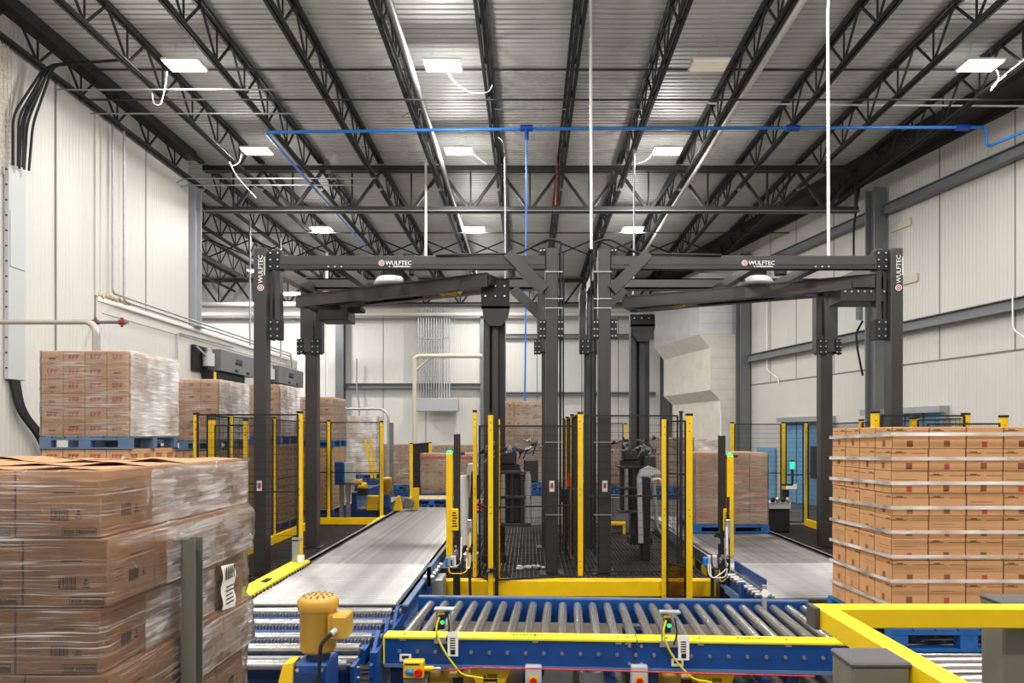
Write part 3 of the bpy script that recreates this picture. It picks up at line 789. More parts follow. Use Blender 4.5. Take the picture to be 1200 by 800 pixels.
# centre
fc = fence('mesh panel at the left front of the centre bay with a tall yellow post', [(px(575, 9.0), 9.0, 0, pz(486, 9.0), .065), (px(557, 9.4), 9.33, GZ + .002, pz(483, 9.4), .05)],
      [((px(581, 9.05), 9.05, 0), (px(674, 9.35), 9.35, 0), .4, pz(499, 9.1), pz(594, 9.1)), ((px(562, 9.4), 9.38, 0), (px(572, 9.1), 9.08, 0), .4, pz(499, 9.2), pz(594, 9.2))], (0, 9.2, 0))
fence('wide mesh panel closing the right half of the centre bay', [(px(680, 9.42), 9.42, GZ + .002, pz(485, 9.42), .07), (px(798, 9.42), 9.42, GZ + .002, pz(484, 9.42), .04, .04, 'machine2')],
      [((px(685, 9.42), 9.42, 0), (px(794, 9.42), 9.42, 0), ZB, pz(487, 9.42), pz(581, 9.42))], (1.5, 9.42, 0))
fence('divider fence receding between the two wrapping machines', [(.67, 10.7, GZ + .002, 2.6, .05), (.67, 12.1, GZ + .002, 2.6, .05), (.67, 13.4, GZ + .002, 2.6, .05)],
      [((.67, 9.5, 0), (.67, 10.67, 0), ZB, 2.58, 1.5), ((.67, 10.73, 0), (.67, 12.07, 0), ZB, 2.58, 1.5), ((.67, 12.13, 0), (.67, 13.37, 0), ZB, 2.58, 1.5)], (.67, 11.5, 0))
t = fence('hinged mesh gate beside the right conveyor with amber tinted lower sheet', [(px(807.5, 8.75), 8.75, 0, pz(487, 8.75), .078), (px(778, 9.03), 9.03, 0, pz(491, 9.03), .05)],
      [((px(782, 9.03), 9.03, 0), (px(803, 8.75), 8.75, 0), .15, pz(493.5, 8.9), pz(555, 8.9), pz(662, 8.9))], (2.0, 8.9, 0), name='fence_gate', cat='gate')
mb = MB(); a, b = Vector((px(782, 9.03), 9.0, 0)), Vector((px(803, 8.75), 8.72, 0))
n_ = (b - a).cross(Vector((0, 0, 1))).normalized() * .004
for z0, z1 in ((.17, pz(662, 8.9)),):
    mb.add([a + Vector((0, 0, z0)), b + Vector((0, 0, z0)), b + Vector((0, 0, z1)), a + Vector((0, 0, z1)), a + n_ + Vector((0, 0, z0)), b + n_ + Vector((0, 0, z0)), b + n_ + Vector((0, 0, z1)), a + n_ + Vector((0, 0, z1))], [(0, 1, 2, 3), (4, 5, 6, 7), (0, 1, 5, 4), (2, 3, 7, 6)], 'tint')
mb.build('tinted_sheet', t)
mb = MB(); mb.box((px(580, 9.0), 8.98, 0.02), (px(584, 9.0), 9.04, pz(490, 9.0)), 'black', .004); mb.build('edge_strip', fc)
mb = MB(); mb.box((px(583.5, 9.1), 9.1, GZ + .02), (px(586, 9.1), 9.13, pz(491, 9.1)), 'yellow'); mb.build('edge_strip', fc)
mb = MB(); mb.box((px(571, 8.93), 8.92, pz(671, 8.93)), (px(581, 8.93), 8.96, pz(666, 8.93)), 'black', .004); mb.cyl((px(572, 8.9), 8.93, pz(668, 8.93)), (px(572, 8.9), 8.90, pz(668, 8.93)), .02, 'steelc', 8); mb.build('latch', fc)
# right cell
XRc = .68 + 5.28
fence('fence top of the right cell above the big carton load, nearest panel', [(px(1028, 9.3), 9.36, GZ + .002, pz(484, 9.3), .1), (px(1135, 9.3), 9.36, GZ + .002, pz(486, 9.3), .09)],
      [((px(1033, 9.3), 9.3, 0), (px(1130, 9.3), 9.3, 0), .4, pz(487, 9.3), 1.5)], (5, 9.3, 0))
fence('second fence panel close behind the big carton load on the far right', [(px(1070, 9.9), 9.9, GZ + .002, pz(491, 9.9), .08), (px(1176, 8.8), 8.8, 0, pz(489, 8.8), .09)],
      [((px(1087, 9.0), 9.0, 0), (px(1172, 8.8), 8.8, 0), .4, pz(496.5, 8.8), 1.5)], (5.6, 9.0, 0))
fence('side fence of the right cell receding towards the blue doors', [(XRc, 12.35, GZ + .002, pz(493, 12.35), .07), (XRc - .02, 14.75, GZ + .002, 2.56, .055), (XRc, 10.6, GZ + .002, 2.56, .07)],
      [((XRc, 9.4, 0), (XRc, 10.55, 0), ZB, 2.53, 1.5), ((XRc, 10.65, 0), (XRc, 12.3, 0), ZB, 2.53, 1.5), ((XRc, 12.4, 0), (XRc, 14.7, 0), ZB, 2.53, 1.5)], (XRc, 12, 0),
      toe=[((XRc - .08, 9.85, GZ + .08), (XRc - .08, 14.6, GZ + .08))])
fence('rear mesh fence of the right cell', [(px(858, 14.8), 14.8, GZ + .002, pz(496, 14.8), .07), (px(918, 14.8), 14.8, GZ + .002, pz(496, 14.8), .07)],
      [((px(861, 14.8), 14.8, 0), (px(915, 14.8), 14.8, 0), ZB, pz(497, 14.8), pz(554, 14.8)), ((px(921, 14.8), 14.8, 0), (px(941, 14.8), 14.8, 0), ZB, pz(497, 14.8), pz(556, 14.8))], (5, 14.8, 0))
# fence remains in the far centre
fence('far mesh fence at the back of the machines, right of the middle', [(px(733, 15.6), 15.6, 0, pz(497, 15.6), .05)],
      [((px(683, 15.6), 15.6, 0), (px(730, 15.6), 15.6, 0), .3, pz(496, 15.6), 1.4)], (1.6, 15.6, 0))
fence('short far fence panel beyond the end of the long conveyor', [(px(482, 17.2), 17.2, 0, pz(520, 17.2), .07), (px(504, 20.4), 20.4, 0, pz(519, 20.4), .09)],
      [((px(484, 17.3), 17.3, 0), (px(502, 20.3), 20.3, 0), .2, 2.08)], (-2.8, 18, 0))

# light curtain posts at the conveyor sides
def light_curtain(xy, xb, D, ytop, ybot, btop, label, glow_y):
    t = thing('light_curtain', label, 'light curtain post', (xy, D, 0), 'light curtains')
    mb = MB(); z0 = pz(ybot, D); mb.box((xy - .042, D - .04, z0), (xy + .042, D + .04, pz(ytop, D)), 'yellow', .006)
    mb.box((xy - .012, D - .044, z0 + .05), (xy + .012, D - .04, pz(ytop, D) - .05), 'yellow'); mb.build('housing', t)
    mb = MB(); mb.box((xb - .04, D - .03, 0), (xb + .04, D + .05, pz(btop, D)), 'machine2', .006); mb.build('support_post', t)
    mb = MB(); mb.lathe([(0, 0), (.04, 0), (.04, .02), (.025, .035), (0, .038)], (xy, D, pz(ytop, D)), 'green', 12); mb.build('signal_lamp', t)
    mb = MB(); mb.box((min(xy, xb) - .02, D - .02, pz(ytop, D) - .02), (max(xy, xb) + .1, D + .04, pz(ytop, D) + .01), 'black'); mb.build('top_bracket', t)
    sx = xy + (.07 if xb > xy else -.05); zc = pz(608, D)
    mb = MB(); mb.box((sx - .05, D - .075, zc - .14), (sx + .05, D - .045, zc + .14), 'yellow', .004)
    for k in range(6): mb.box((sx - .03 + .006 * (k % 2), D - .077, zc - .09 + .034 * k), (sx + .035 - .008 * (k % 3), D - .075, zc - .072 + .034 * k), 'ink')
    mb.build('warning_plate', t)
light_curtain(px(527, 8.9), px(535.5, 8.9), 8.9, 531, 655, 508, 'yellow light curtain post with warning plate right of the long left conveyor', 0)
light_curtain(px(855, 8.9), px(846, 8.9), 8.9, 534, 652, 510, 'yellow light curtain post with warning plate left of the right conveyor', 0)
def valve_cluster(x, y, z, label, seed):
    t = thing('valve_cluster', label, 'pneumatic valves', (x, y, z)); random.seed(seed)
    mb = MB(); mb.box((x - .14, y - .05, z + .0), (x - .02, y + .06, z + .16), 'lgrey', .015); mb.box((x - .1, y, 0), (x - .06, y + .03, z), 'machine2'); mb.build('valve_block', t); mb = MB(); mb.box((x - .2, y - .03, z + .02), (x - .14, y + .04, z + .14), 'pipeblue', .01)
    mb.build('valve_actuator', t); mb = MB(); mb.box((x + .08, y - .04, z + .3), (x + .14, y + .04, z + .62), 'galv', .01); mb.build('air_cylinder', t)
    for k in range(8): mb = MB(); p = (x + random.uniform(-.08, .12), y - random.uniform(.02, .08), z + random.uniform(.05, .5)); mb.cyl(p, (p[0] + random.uniform(-.04, .04), p[1] - .02, p[2] + .06), .02, random.choice(['steelc', 'black', 'steelc']), 8); mb.build('fitting', t)
    for k in range(7):
        mb = MB(); a = Vector((x + random.uniform(-.16, .1), y - .06, z + random.uniform(.0, .25))); b = Vector((x + random.uniform(-.05, .14), y - .05, z + random.uniform(.15, .6)))
        mb.tube(bend([a, a + Vector((0, -.03, -random.uniform(.08, .2))), Vector((b.x, b.y - .04, a.z - random.uniform(.05, .22))), b], .1), .009, ['white', 'black', 'steelc', 'black', 'white', 'yellow', 'black'][k], 6)
        mb.build('air_hose', t)
    mb = MB(); mb.tube(bend([(x + .12, y, z + .9), (x + .1, y - .03, z + .3), (x + .12, y, z - .4), (x + .16, y, z - .55)], .1), .018, 'rubber'); mb.build('cable', t)
valve_cluster(px(541, 8.8), 8.72, .62, 'tangle of air valves and hoses beside the left light curtain', 4)
valve_cluster(px(845, 8.8) - .05, 8.72, .62, 'tangle of air valves and hoses beside the right light curtain', 9)
# ---------------------------------------------------------------- conveyors
def roller_x(parent, x0, x1, y, z, r, m='roller', n=12, name='roller'):
    mb = MB(); mb.cyl((x0, y, z), (x1, y, z), r, m, n); mb.cyl((x0 - .03, y, z), (x1 + .03, y, z), .012, 'dgrey', 6); return mb.build(name, parent)
def leg(parent, x, y, z1, m='blue', w=.1):
    mb = MB(); mb.box((x - w / 2, y - .04, .012), (x + w / 2, y + .04, z1), m, .004); mb.box((x - w * .8, y - .09, 0), (x + w * .8, y + .09, .012), m); mb.build('leg', parent)
def copies(proto, pts, parent):
    for p in pts:
        c = proto.copy(); COL.objects.link(c); c.parent = parent; c.location = p
        for ch in proto.children:
            d_ = ch.copy(); COL.objects.link(d_); d_.parent = c
ZC = .60
# long left conveyor, near section (open bright rollers)
XA, XB = -2.91, -1.36
t = thing('roller_conveyor', 'near section of the long left conveyor with bright close set rollers', 'conveyor', (-2.13, 8.1, 0))
r0 = roller_x(t, XA, XB, 7.05, ZC - .03, .03, 'rollern')
copies(r0, [Vector((0, .0895 * k, 0)) for k in range(1, 24)], t)
for s_, x in ((-1, XA), (1, XB)):
    mb = MB(); mb.box((x + s_ * .04, 6.98, ZC - .24), (x + s_ * .07, 9.16, ZC - .02), 'blue'); mb.box((x + s_ * .04, 6.98, ZC - .26), (x + s_ * .14, 9.16, ZC - .24), 'blueg'); mb.box((x + s_ * .04, 7.0, ZC - .04), (x + s_ * .13, 9.16, ZC - .02), 'blueg')
    mb.build('side_rail', t)
for x in (XA - .05, XB + .08):
    for y in (7.3, 8.9): leg(t, x, y, ZC - .26)
mb = MB(); pts = [(XA - .17, ZC - .1), (XA + .0, ZC - .0), (XA + .0, ZC + .035), (XA - .17, ZC + .06), (XA - .19, ZC + .06), (XA - .19, ZC - .1)]
mb.prism(pts, 7.05, 9.16, 'yellowl', axis=1)
gd = mb.build('chain_guard', t)
mb = MB()
for k in range(21): mb.cyl((XA + .012, 7.12 + .1 * k, ZC - .005), (XA + .02, 7.12 + .1 * k, ZC - .005), .03, 'ink', 10)
mb.box((XA - .12, 7.75, ZC + .052), (XA - .05, 7.95, ZC + .054), 'ink'); mb.build('scalloped_edge', gd)
mb = MB(); x = XB + .16; mb.prism([(x - .02, .72), (x + .02, .72), (x + .02, .5), (x - .02, .5)], 8.2, 9.14, 'blueg', axis=1)
mb.box((x - .015, 8.2, .35), (x + .02, 8.28, .72), 'blue'); mb.box((x - .02, 8.6, .25), (x + .12, 9.0, .5), 'galv', .01)
for k in range(5): mb.cyl((x - .06, 8.25 + .2 * k, .6), (x + .06, 8.25 + .2 * k, .6), .03, 'steelc', 10)
mb.build('transfer_bracket', t)
# far section
t = thing('roller_conveyor', 'far darker section of the long left conveyor running through the wrapper', 'conveyor', (-2.13, 12.8, 0))
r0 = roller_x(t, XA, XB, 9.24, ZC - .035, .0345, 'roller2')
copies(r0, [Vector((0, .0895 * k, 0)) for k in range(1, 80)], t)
for s_, x in ((-1, XA), (1, XB)):
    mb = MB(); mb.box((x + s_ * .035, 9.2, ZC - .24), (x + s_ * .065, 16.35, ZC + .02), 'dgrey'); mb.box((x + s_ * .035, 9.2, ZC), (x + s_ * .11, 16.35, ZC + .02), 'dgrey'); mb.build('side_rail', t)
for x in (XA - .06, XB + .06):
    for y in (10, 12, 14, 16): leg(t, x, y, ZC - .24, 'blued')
mb = MB(); mb.box((XB + .14, 9.35, .3), (XB + .3, 13.5, .5), 'machine2'); mb.build('drive_channel', t)
# chain transfer section in front (spaced rollers with blue cross angles)
t = thing('roller_conveyor', 'chain transfer section in front of the long left conveyor, widely spaced chained rollers', 'conveyor', (-2.2, 6.3, 0))
for k, y in enumerate((6.85, 6.42, 5.98)):
    x1 = XB - .0
    ro = roller_x(t, -3.1, x1, y, ZC - .05, .038, 'roller')
    mb = MB()
    for q in range(58):
        xx = -3.1 + .03 * q
        if xx < x1 - .02: mb.box((xx, y - .055, ZC - .105 + .004 * (q % 2)), (xx + .018, y - .035, ZC - .06), 'steelc' if q % 2 else 'dgrey')
    mb.box((-3.1, y - .05, ZC - .11), (x1, y - .03, ZC - .1), 'rubber'); mb.build('drive_chain', ro)
    mb = MB(); mb.box((-3.1, y - .27, ZC - .2), (x1, y - .11, ZC - .08), 'blue'); mb.box((-3.1, y - .22, ZC - .21), (x1, y - .08, ZC - .2), 'blued'); mb.build('cross_angle', t)
    mb = MB(); mb.prism([(y - .3, .3), (y + .1, .3), (y + .1, ZC - .02), (y, ZC + .01), (y - .1, ZC - .03), (y - .3, ZC - .2)], x1 + .04, x1 + .07, 'blue', axis=0)
    mb.cyl((x1 + .07, y, ZC - .05), (x1 + .09, y, ZC - .05), .03, 'dgrey', 8); mb.build('end_plate', t)
mb = MB(); mb.box((x1 + .04, 5.7, .1), (x1 + .10, 6.94, .5), 'blue'); mb.build('side_rail', t)
for x in (-3.0, x1 + .025):
    for y in (5.85, 6.8): leg(t, x, y - .02, .12)
# pallet outfeed conveyor nearest on the left
t = thing('roller_conveyor', 'blue conveyor under the wrapped load at the front left', 'conveyor', (-2.4, 4.4, 0))
x1 = px(413, 5.45)
roller_x(t, -3.2, x1 + .02, 5.62, .56, .045, 'roller')
r0 = roller_x(t, -3.2, x1 - .03, 5.4, .50, .04, 'roller'); copies(r0, [Vector((0, -.13 * k, -.027)) for k in range(6, 30)], t)
mb = MB(); mb.box((-3.2, 5.46, .50), (x1 + .03, 5.52, .535), 'galv'); mb.box((-3.2, 5.46, .26), (x1 + .02, 5.49, .50), 'blued'); mb.box((-3.2, 5.4, .24), (x1 + .03, 5.48, .26), 'blueg'); mb.box((-3.2, 5.3, .08), (x1 + .02, 5.33, .2), 'blue'); mb.build('end_beam', t)
for x in (x1 + .02, -3.25):
    mb = MB(); mb.box((x, 1.4, .26), (x + .03, 4.75, .49), 'blue'); mb.box((x - .04, 1.4, .24), (x + .06, 4.75, .26), 'blueg'); mb.box((x, 5.3, .26), (x + .03, 5.5, .52), 'blue')
    bolts(mb, [(x + .03, 5.4, .48 - .08 * k) for k in range(4)], (1, 0, 0), .012); mb.build('side_rail', t)
for x in (x1 - .02, -3.2):
    for y in (1.9, 3.4, 5.3): leg(t, x, y, .26)
mb = MB(); mb.prism([(x1 + .03, .2), (x1 + .1, .012), (x1 + .16, .012), (x1 + .08, .3)], 5.3, 5.36, 'steel2'); mb.build('diagonal_brace', t)

# gold motor on blue gearbox
mx_, my_ = px(373, 5.0), 5.0
t = thing('gear_motor', 'large upright golden yellow motor on a blue gearbox at front left', 'motor', (mx_, my_, 0))
r = .128; zb = pz(762, 5.0); zt = pz(697, 5.0)
mb = MB(); mb.lathe([(0, 0), (r * .86, 0), (r * .97, .02), (r, .03), (r, zt - zb - .11), (r * 1.04, zt - zb - .105), (r * 1.12, zt - zb - .09), (r * 1.13, zt - zb - .035), (r * 1.0, zt - zb - .012), (r * .8, zt - zb), (0, zt - zb)], (mx_, my_, zb), 'gold', 36)
body = mb.build('motor_body', t)
mb = MB()
for rr, k in ((.1, 14), (.065, 9), (.03, 5)):
    for i in range(k):
        a = 2 * math.pi * i / k; mb.cyl((mx_ + rr * math.cos(a), my_ + rr * math.sin(a), zt - .002), (mx_ + rr * math.cos(a), my_ + rr * math.sin(a), zt + .001), .011, 'ink', 8)
mb.build('fan_grille', body)
mb = MB(); mb.prism([(mx_ + r * .8, 1.02), (mx_ + r * 1.25, 1.02), (mx_ + r * 1.25, .86), (mx_ + r * .8, .86)], my_ - .12, my_ + .02, 'gold')
mb.box((mx_ + .14, my_ - .16, .86), (mx_ + .245, my_ + .04, 1.03), 'gold', .012); mb.build('terminal_box', body)
mb = MB(); mb.cyl((mx_ + .17, my_ - .16, .93), (mx_ + .15, my_ - .2, .915), .022, 'lgrey', 10)
mb.tube(bend([(mx_ + .15, my_ - .2, .915), (mx_ + .09, my_ - .24, .86), (mx_ + .07, my_ - .22, .6), (mx_ + .03, my_ - .18, .35)], .12), .014, 'rubber'); mb.build('power_cable', body)
mb = MB(); mb.cyl((mx_, my_, zb - .05), (mx_, my_, zb), .085, 'blued', 20)
mb.box((mx_ - .13, my_ - .14, .3), (mx_ + .11, my_ + .14, zb - .05), 'blue', .015); mb.cyl((mx_ - .03, my_ - .16, .5), (mx_ - .03, my_ + .16, .5), .12, 'blued', 18); bolts(mb, [(mx_ + a, my_ - .14, zb - .09) for a in (-.1, .07)], (0, -1, 0), .014); mb.build('gearbox', t)
mb = MB(); mb.prism([(mx_ - .13, zb - .04), (mx_ - .20, zb - .05), (mx_ - .25, .5), (mx_ - .28, .1), (mx_ - .14, .1)], my_ - .16, my_ + .0, 'yellow'); mb.build('chain_guard', t)
mb = MB(); mb.box((mx_ - .12, my_ - .1, .012), (mx_ + .1, my_ + .1, .3), 'blued'); mb.build('stand', t)

# ---- front cross conveyor (local frame, yawed 3 degrees)
YAW = -math.radians(3.0)
t = thing('roller_conveyor', 'blue cross conveyor with long silver rollers and yellow edge in the foreground', 'conveyor', (px(449, 5.88), 5.88, 0), rotz=YAW)
Lc, Wc, zc = 4.05, 1.42, .585
mb = MB(); mb.cyl((0, .06, 0), (0, Wc - .05, 0), .044, 'roller', 18); mb.cyl((0, .035, 0), (0, Wc - .02, 0), .012, 'dgrey', 6); r0 = mb.build('roller', t, local=True)
r0.location = (.14, 0, zc - .06)
copies(r0, [Vector((.14 + .154 * k, 0, zc - .06)) for k in range(1, 26)], t)
mb = MB(); mb.box((0, 0, zc - .02), (Lc - 1.9, .165, zc + .004), 'yellowl', .004); mb.box((0, 0, zc - .235), (.012, .02, zc - .02), 'yellowl'); mb.box((Lc - 1.89, 0, zc - .02), (Lc, .165, zc + .004), 'yellowl', .004)
for k, xx in enumerate((.17, 1.3, 2.0, 2.08, 2.4, 2.68, 3.4, 3.95, 4.05)): mb.cyl((xx, .06, zc), (xx, .06, zc + .010), .012, 'dgrey', 6)
for xx in (1.1, 3.0):
    for q in range(9): mb.box((xx + .03 * q, .085, zc + .0045), (xx + .022 + .03 * q, .10 if q % 3 else .11, zc + .006), 'ink')
mb.build('yellow_edge_cover', t, local=True)
mb = MB(); mb.box((0.01, .012, zc - .235), (Lc, .03, zc - .022), 'blue'); mb.box((0.01, .0, zc - .262), (Lc, .1, zc - .235), 'blueg')
for k in range(27): mb.cyl((.14 + .154 * k, .012, zc - .125), (.14 + .154 * k, -.002, zc - .125), .016, 'dgrey', 8)
for xx in (.17, 1.3, 2.0, 2.08, 2.4, 2.68, 3.4, 3.95, 4.05): mb.box((xx - .025, -.001, zc - .035), (xx + .025, .012, zc - .024), 'steelc'); 
mb.box((Lc - 1.93, .008, zc - .235), (Lc - 1.905, .012, zc - .025), 'blued')
for zq in (zc - .05, zc - .2):
    for xx in (Lc - 1.96, Lc - 1.86): mb.cyl((xx, .012, zq), (xx, .0, zq), .014, 'steelc', 8)
for xx in (.14, 2.44, ): 
    mb.box((xx, .008, zc - .215), (xx + .1, .012, zc - .15), 'paper')
    mb.box((xx + .02, .006, zc - .19), (xx + .08, .008, zc - .165), 'ink')
mb.build('side_rail', t, local=True)
mb = MB(); mb.box((.0, Wc - .02, zc - .24), (Lc, Wc, zc + .0), 'blue'); mb.box((0, Wc - .02, zc), (Lc, Wc + .05, zc + .015), 'blueg'); mb.build('side_rail', t, local=True)
mb = MB()
for xx in (1.9, 3.2): mb.box((xx, .1, .18), (xx + .08, Wc, .24), 'blue')
mb.box((.1, Wc * .5, .1), (Lc, Wc * .5 + .02, .22), 'dgrey'); mb.build('cross_member', t, local=True)
for xx, w in ((.14, .18), (2.24, .2), (3.45, .1), (3.95, .1)):
    for yy in (.1, Wc - .1):
        mb = MB(); mb.box((xx - w / 2, yy - .05, .012), (xx + w / 2, yy + .05, zc - .26), 'blued', .004); mb.box((xx - w * .7, yy - .09, 0), (xx + w * .7, yy + .09, .012), 'blue'); mb.build('leg', t, local=True)
# photo eye brackets
def photo_eye(x, tag_dx):
    mb = MB(); z0 = zc - .02
    for dx in (0, .12): mb.box((x + dx - .006, -.012, z0), (x + dx + .006, .012, z0 + .25), 'galv')
    mb.box((x - .02, -.03, z0 + .25), (x + .15, .06, z0 + .265), 'galv'); mb.box((x - .02, -.014, z0 - .03), (x + .14, -.004, z0 + .02), 'galv')
    b = mb.build('sensor_bracket', t, local=True)
    mb = MB(); mb.box((x + .02, -.03, z0 + .09), (x + .07, .03, z0 + .22), 'black', .008); mb.cyl((x + .055, -.035, z0 + .155), (x + .055, -.03, z0 + .155), .016, 'green', 10); mb.cyl((x + .032, -.035, z0 + .165), (x + .032, -.03, z0 + .165), .01, 'orange', 8)
    mb.box((x + .01, -.02, z0 + .2), (x + .07, .02, z0 + .235), 'yellow', .01); mb.build('photo_sensor', b, local=True)
    mb = MB(); mb.tube(bend([(x + .03, -.03, z0 + .2), (x + .0, -.05, z0 + .1), (x + .04, -.05, z0 - .02), (x + .1, -.05, z0 - .12), (x + .17 + tag_dx, -.05, z0 - .28), (x + .4 * (1 if tag_dx >= 0 else -1), -.03, z0 - .31)], .06), .009, 'yellowl', 6)
    mb.tube(bend([(x + .1, -.03, z0 + .22), (x + .12, -.05, z0 + .1), (x + .09, -.05, z0 + .0)], .05), .007, 'black', 6); mb.build('sensor_cable', b, local=True)
    mb = MB(); xt = x + .10 + tag_dx; mb.box((xt - .045, -.062, z0 - .12), (xt + .045, -.06, z0 + .085), 'paper')
    mb.box((xt - .02, -.064, z0 - .105), (xt + .02, -.062, z0 - .065), 'ink')
    for k in range(5): mb.box((xt - .025, -.064, z0 - .055 + .02 * k), (xt + .02, -.062, z0 - .045 + .02 * k), 'ink')
    mb.build('lockout_tag', b, local=True)
photo_eye(.46, 0.05)
photo_eye(2.36, .07)
# emergency stop, switches, guards under the side rail
def under(name, label, cat, loc, fn, group=None):
    tt = thing(name, label, cat, loc, group); fn(tt, Vector(loc)); return tt
def estop(tt, o):
    mb = MB(); mb.box(o + Vector((-.085, -.04, -.07)), o + Vector((.085, .05, .07)), 'yellow', .008)
    mb.box(o + Vector((-.07, -.042, .04)), o + Vector((.05, -.04, .052)), 'ink'); mb.build('switch_box', tt)
    mb = MB(); mb.cyl(o + Vector((.045, -.04, -.02)), o + Vector((.045, -.075, -.02)), .034, 'red', 18); mb.build('stop_button', tt)
    mb = MB(); mb.lathe([(0, -.07), (.02, -.06), (.03, 0), (0, .0)], o + Vector((0, -.04, -.015)), 'pipeblue', 10, axis=0); mb.build('indicator', tt)
    mb = MB(); mb.cyl(o + Vector((.085, 0, 0)), o + Vector((.16, 0, 0)), .022, 'yellow', 12); mb.cyl(o + Vector((.16, 0, 0)), o + Vector((.22, 0, 0)), .01, 'steelc', 8); mb.build('cable_gland', tt)
    mb = MB(); mb.box((o.x - .085, o.y - .02, .012), (o.x + .085, o.y + .03, o.z - .07), 'dgrey'); mb.build('stand', tt)
under('emergency_stop', 'yellow pull cord switch box with red stop button under the cross conveyor', 'emergency stop', (px(486, 5.75), 5.72, pz(783, 5.72)), estop)
mb = MB(); z = pz(785, 5.7); pts = [(px(520, 5.72), 5.70, z - .005)] + [(px(x, 5.68), 5.66 - .0004 * (x - 560), pz(781.5 + (x - 560) * .008, 5.66) - .0) for x in range(560, 1000, 55)]
mb.tube(pts, .0055, 'red', 6); tag(mb.build('pull_cord', org=(0, 5.7, z)), 'thin red emergency pull cord strung along below the cross conveyor', 'cord')
def guard(cx):
    def fn(tt, o):
        y = o.y; zt_ = .315
        mb = MB(); mb.prism([(o.x - .19, zt_), (o.x + .19, zt_), (o.x + .10, zt_ - .2), (o.x + .1, .02), (o.x - .1, .02), (o.x - .10, zt_ - .2)], y - .02, y + .0, 'yellow'); mb.build('cover_plate', tt)
        mb = MB(); mb.box((o.x - .06, y - .023, zt_ - .17), (o.x + .06, y - .0205, zt_ - .11), 'ink'); mb.box((o.x - .05, y - .0235, zt_ - .145), (o.x + .05, y - .022, zt_ - .135), 'yellow')
        mb.prism([(o.x - .06, zt_ - .10), (o.x - .035, zt_ - .10), (o.x - .0475, zt_ - .075)], y - .024, y - .0205, 'ink')
        for k in range(3): mb.box((o.x - .025, y - .023, zt_ - .1 + .012 * k), (o.x + .06, y - .0205, zt_ - .094 + .012 * k), 'ink')
        mb.build('warning_label', tt)
        mb = MB(); mb.box((o.x - .12, y + .0, .0), (o.x + .12, y + .25, .012), 'yellow'); mb.build('foot', tt)
    return fn
under('chain_guard', 'yellow trapezoid chain guard with warning label, left under the cross conveyor', 'guard', (px(574, 5.85), 5.95, 0), guard(0), 'chain guards')
under('chain_guard', 'yellow trapezoid chain guard with warning label, right under the cross conveyor', 'guard', (px(841, 5.75), 5.85, 0), guard(0), 'chain guards')
def disconnect(tt, o):
    mb = MB(); mb.box((o.x - .07, o.y - .03, pz(800, o.y) - .22), (o.x + .07, o.y + .05, pz(779, o.y)), 'lgrey', .008); mb.build('enclosure', tt)
    zc_ = pz(796, o.y)
    mb = MB(); mb.box((o.x - .036, o.y - .034, zc_ - .04), (o.x + .036, o.y - .03, zc_ + .04), 'yellow'); mb.cyl((o.x, o.y - .034, zc_), (o.x, o.y - .05, zc_), .028, 'red', 16); mb.box((o.x - .007, o.y - .062, zc_ - .025), (o.x + .007, o.y - .05, zc_ + .025), 'red', .003); mb.build('rotary_switch', tt)
    mb = MB(); mb.box((o.x - .04, o.y - .0, .0), (o.x + .04, o.y + .03, pz(800, o.y) - .22), 'dgrey'); mb.build('stand', tt)
under('disconnect_switch', 'grey disconnect box with red rotary switch below the middle of the cross conveyor', 'switch box', (px(625, 5.8), 5.8, 0), disconnect, 'disconnect switches')
under('disconnect_switch', 'grey disconnect box with red rotary switch right of the middle of the cross conveyor', 'switch box', (px(749, 5.75), 5.75, 0), disconnect, 'disconnect switches')
def gmotor(tt, o):
    z = o.z
    mb = MB(); mb.lathe([(0, -.22), (.075, -.22), (.092, -.2), (.092, .14), (.08, .18), (0, .18)], o, 'gold', 22, axis=0); mb.build('motor_body', tt)
    mb = MB(); mb.cyl(o + Vector((-.225, 0, 0)), o + Vector((-.22, 0, 0)), .06, 'ink', 16); mb.box(o + Vector((.0, -.1, -.03)), o + Vector((.09, -.085, .05)), 'steel2'); mb.build('fan_cover', tt)
    mb = MB(); mb.box(o + Vector((-.1, -.08, -z)), o + Vector((.1, .08, -.085)), 'steel2'); mb.build('mount', tt)
under('conveyor_motor', 'golden motor lying under the left end of the cross conveyor', 'motor', (px(530, 5.95), 6.1, pz(796, 6.1)), gmotor, 'conveyor motors')
under('conveyor_motor', 'golden motor lying under the right part of the cross conveyor', 'motor', (px(800, 5.95), 6.1, pz(798, 6.1)), gmotor, 'conveyor motors')
mb = MB(); x0, x1_ = px(605, 6.0), px(668, 6.0)
mb.lathe([(0, 0), (.2, 0), (.2, .05), (0, .05)], (px(612, 6.2), 6.2, .2), 'galv', 24, axis=1); mb.box((px(612, 6.2), 6.2, .0), (px(672, 6.2), 6.26, .38), 'galv', .01)
tag(mb.build('drive_cover', org=(px(640, 6.2), 6.2, 0)), 'rounded galvanized drive cover behind the pull cord', 'cover')
mb = MB(); mb.box((px(680, 6.1), 6.0, .0), (px(707, 6.1), 6.2, pz(787, 6.0)), 'lgrey', .01); mb.box((px(684, 6.1), 6.03, pz(787, 6.0)), (px(703, 6.1), 6.15, pz(781, 6.0)), 'galv', .01)
tag(mb.build('junction_box', org=(px(694, 6.1), 6.1, 0)), 'plain grey junction box left of the middle conveyor leg', 'box')

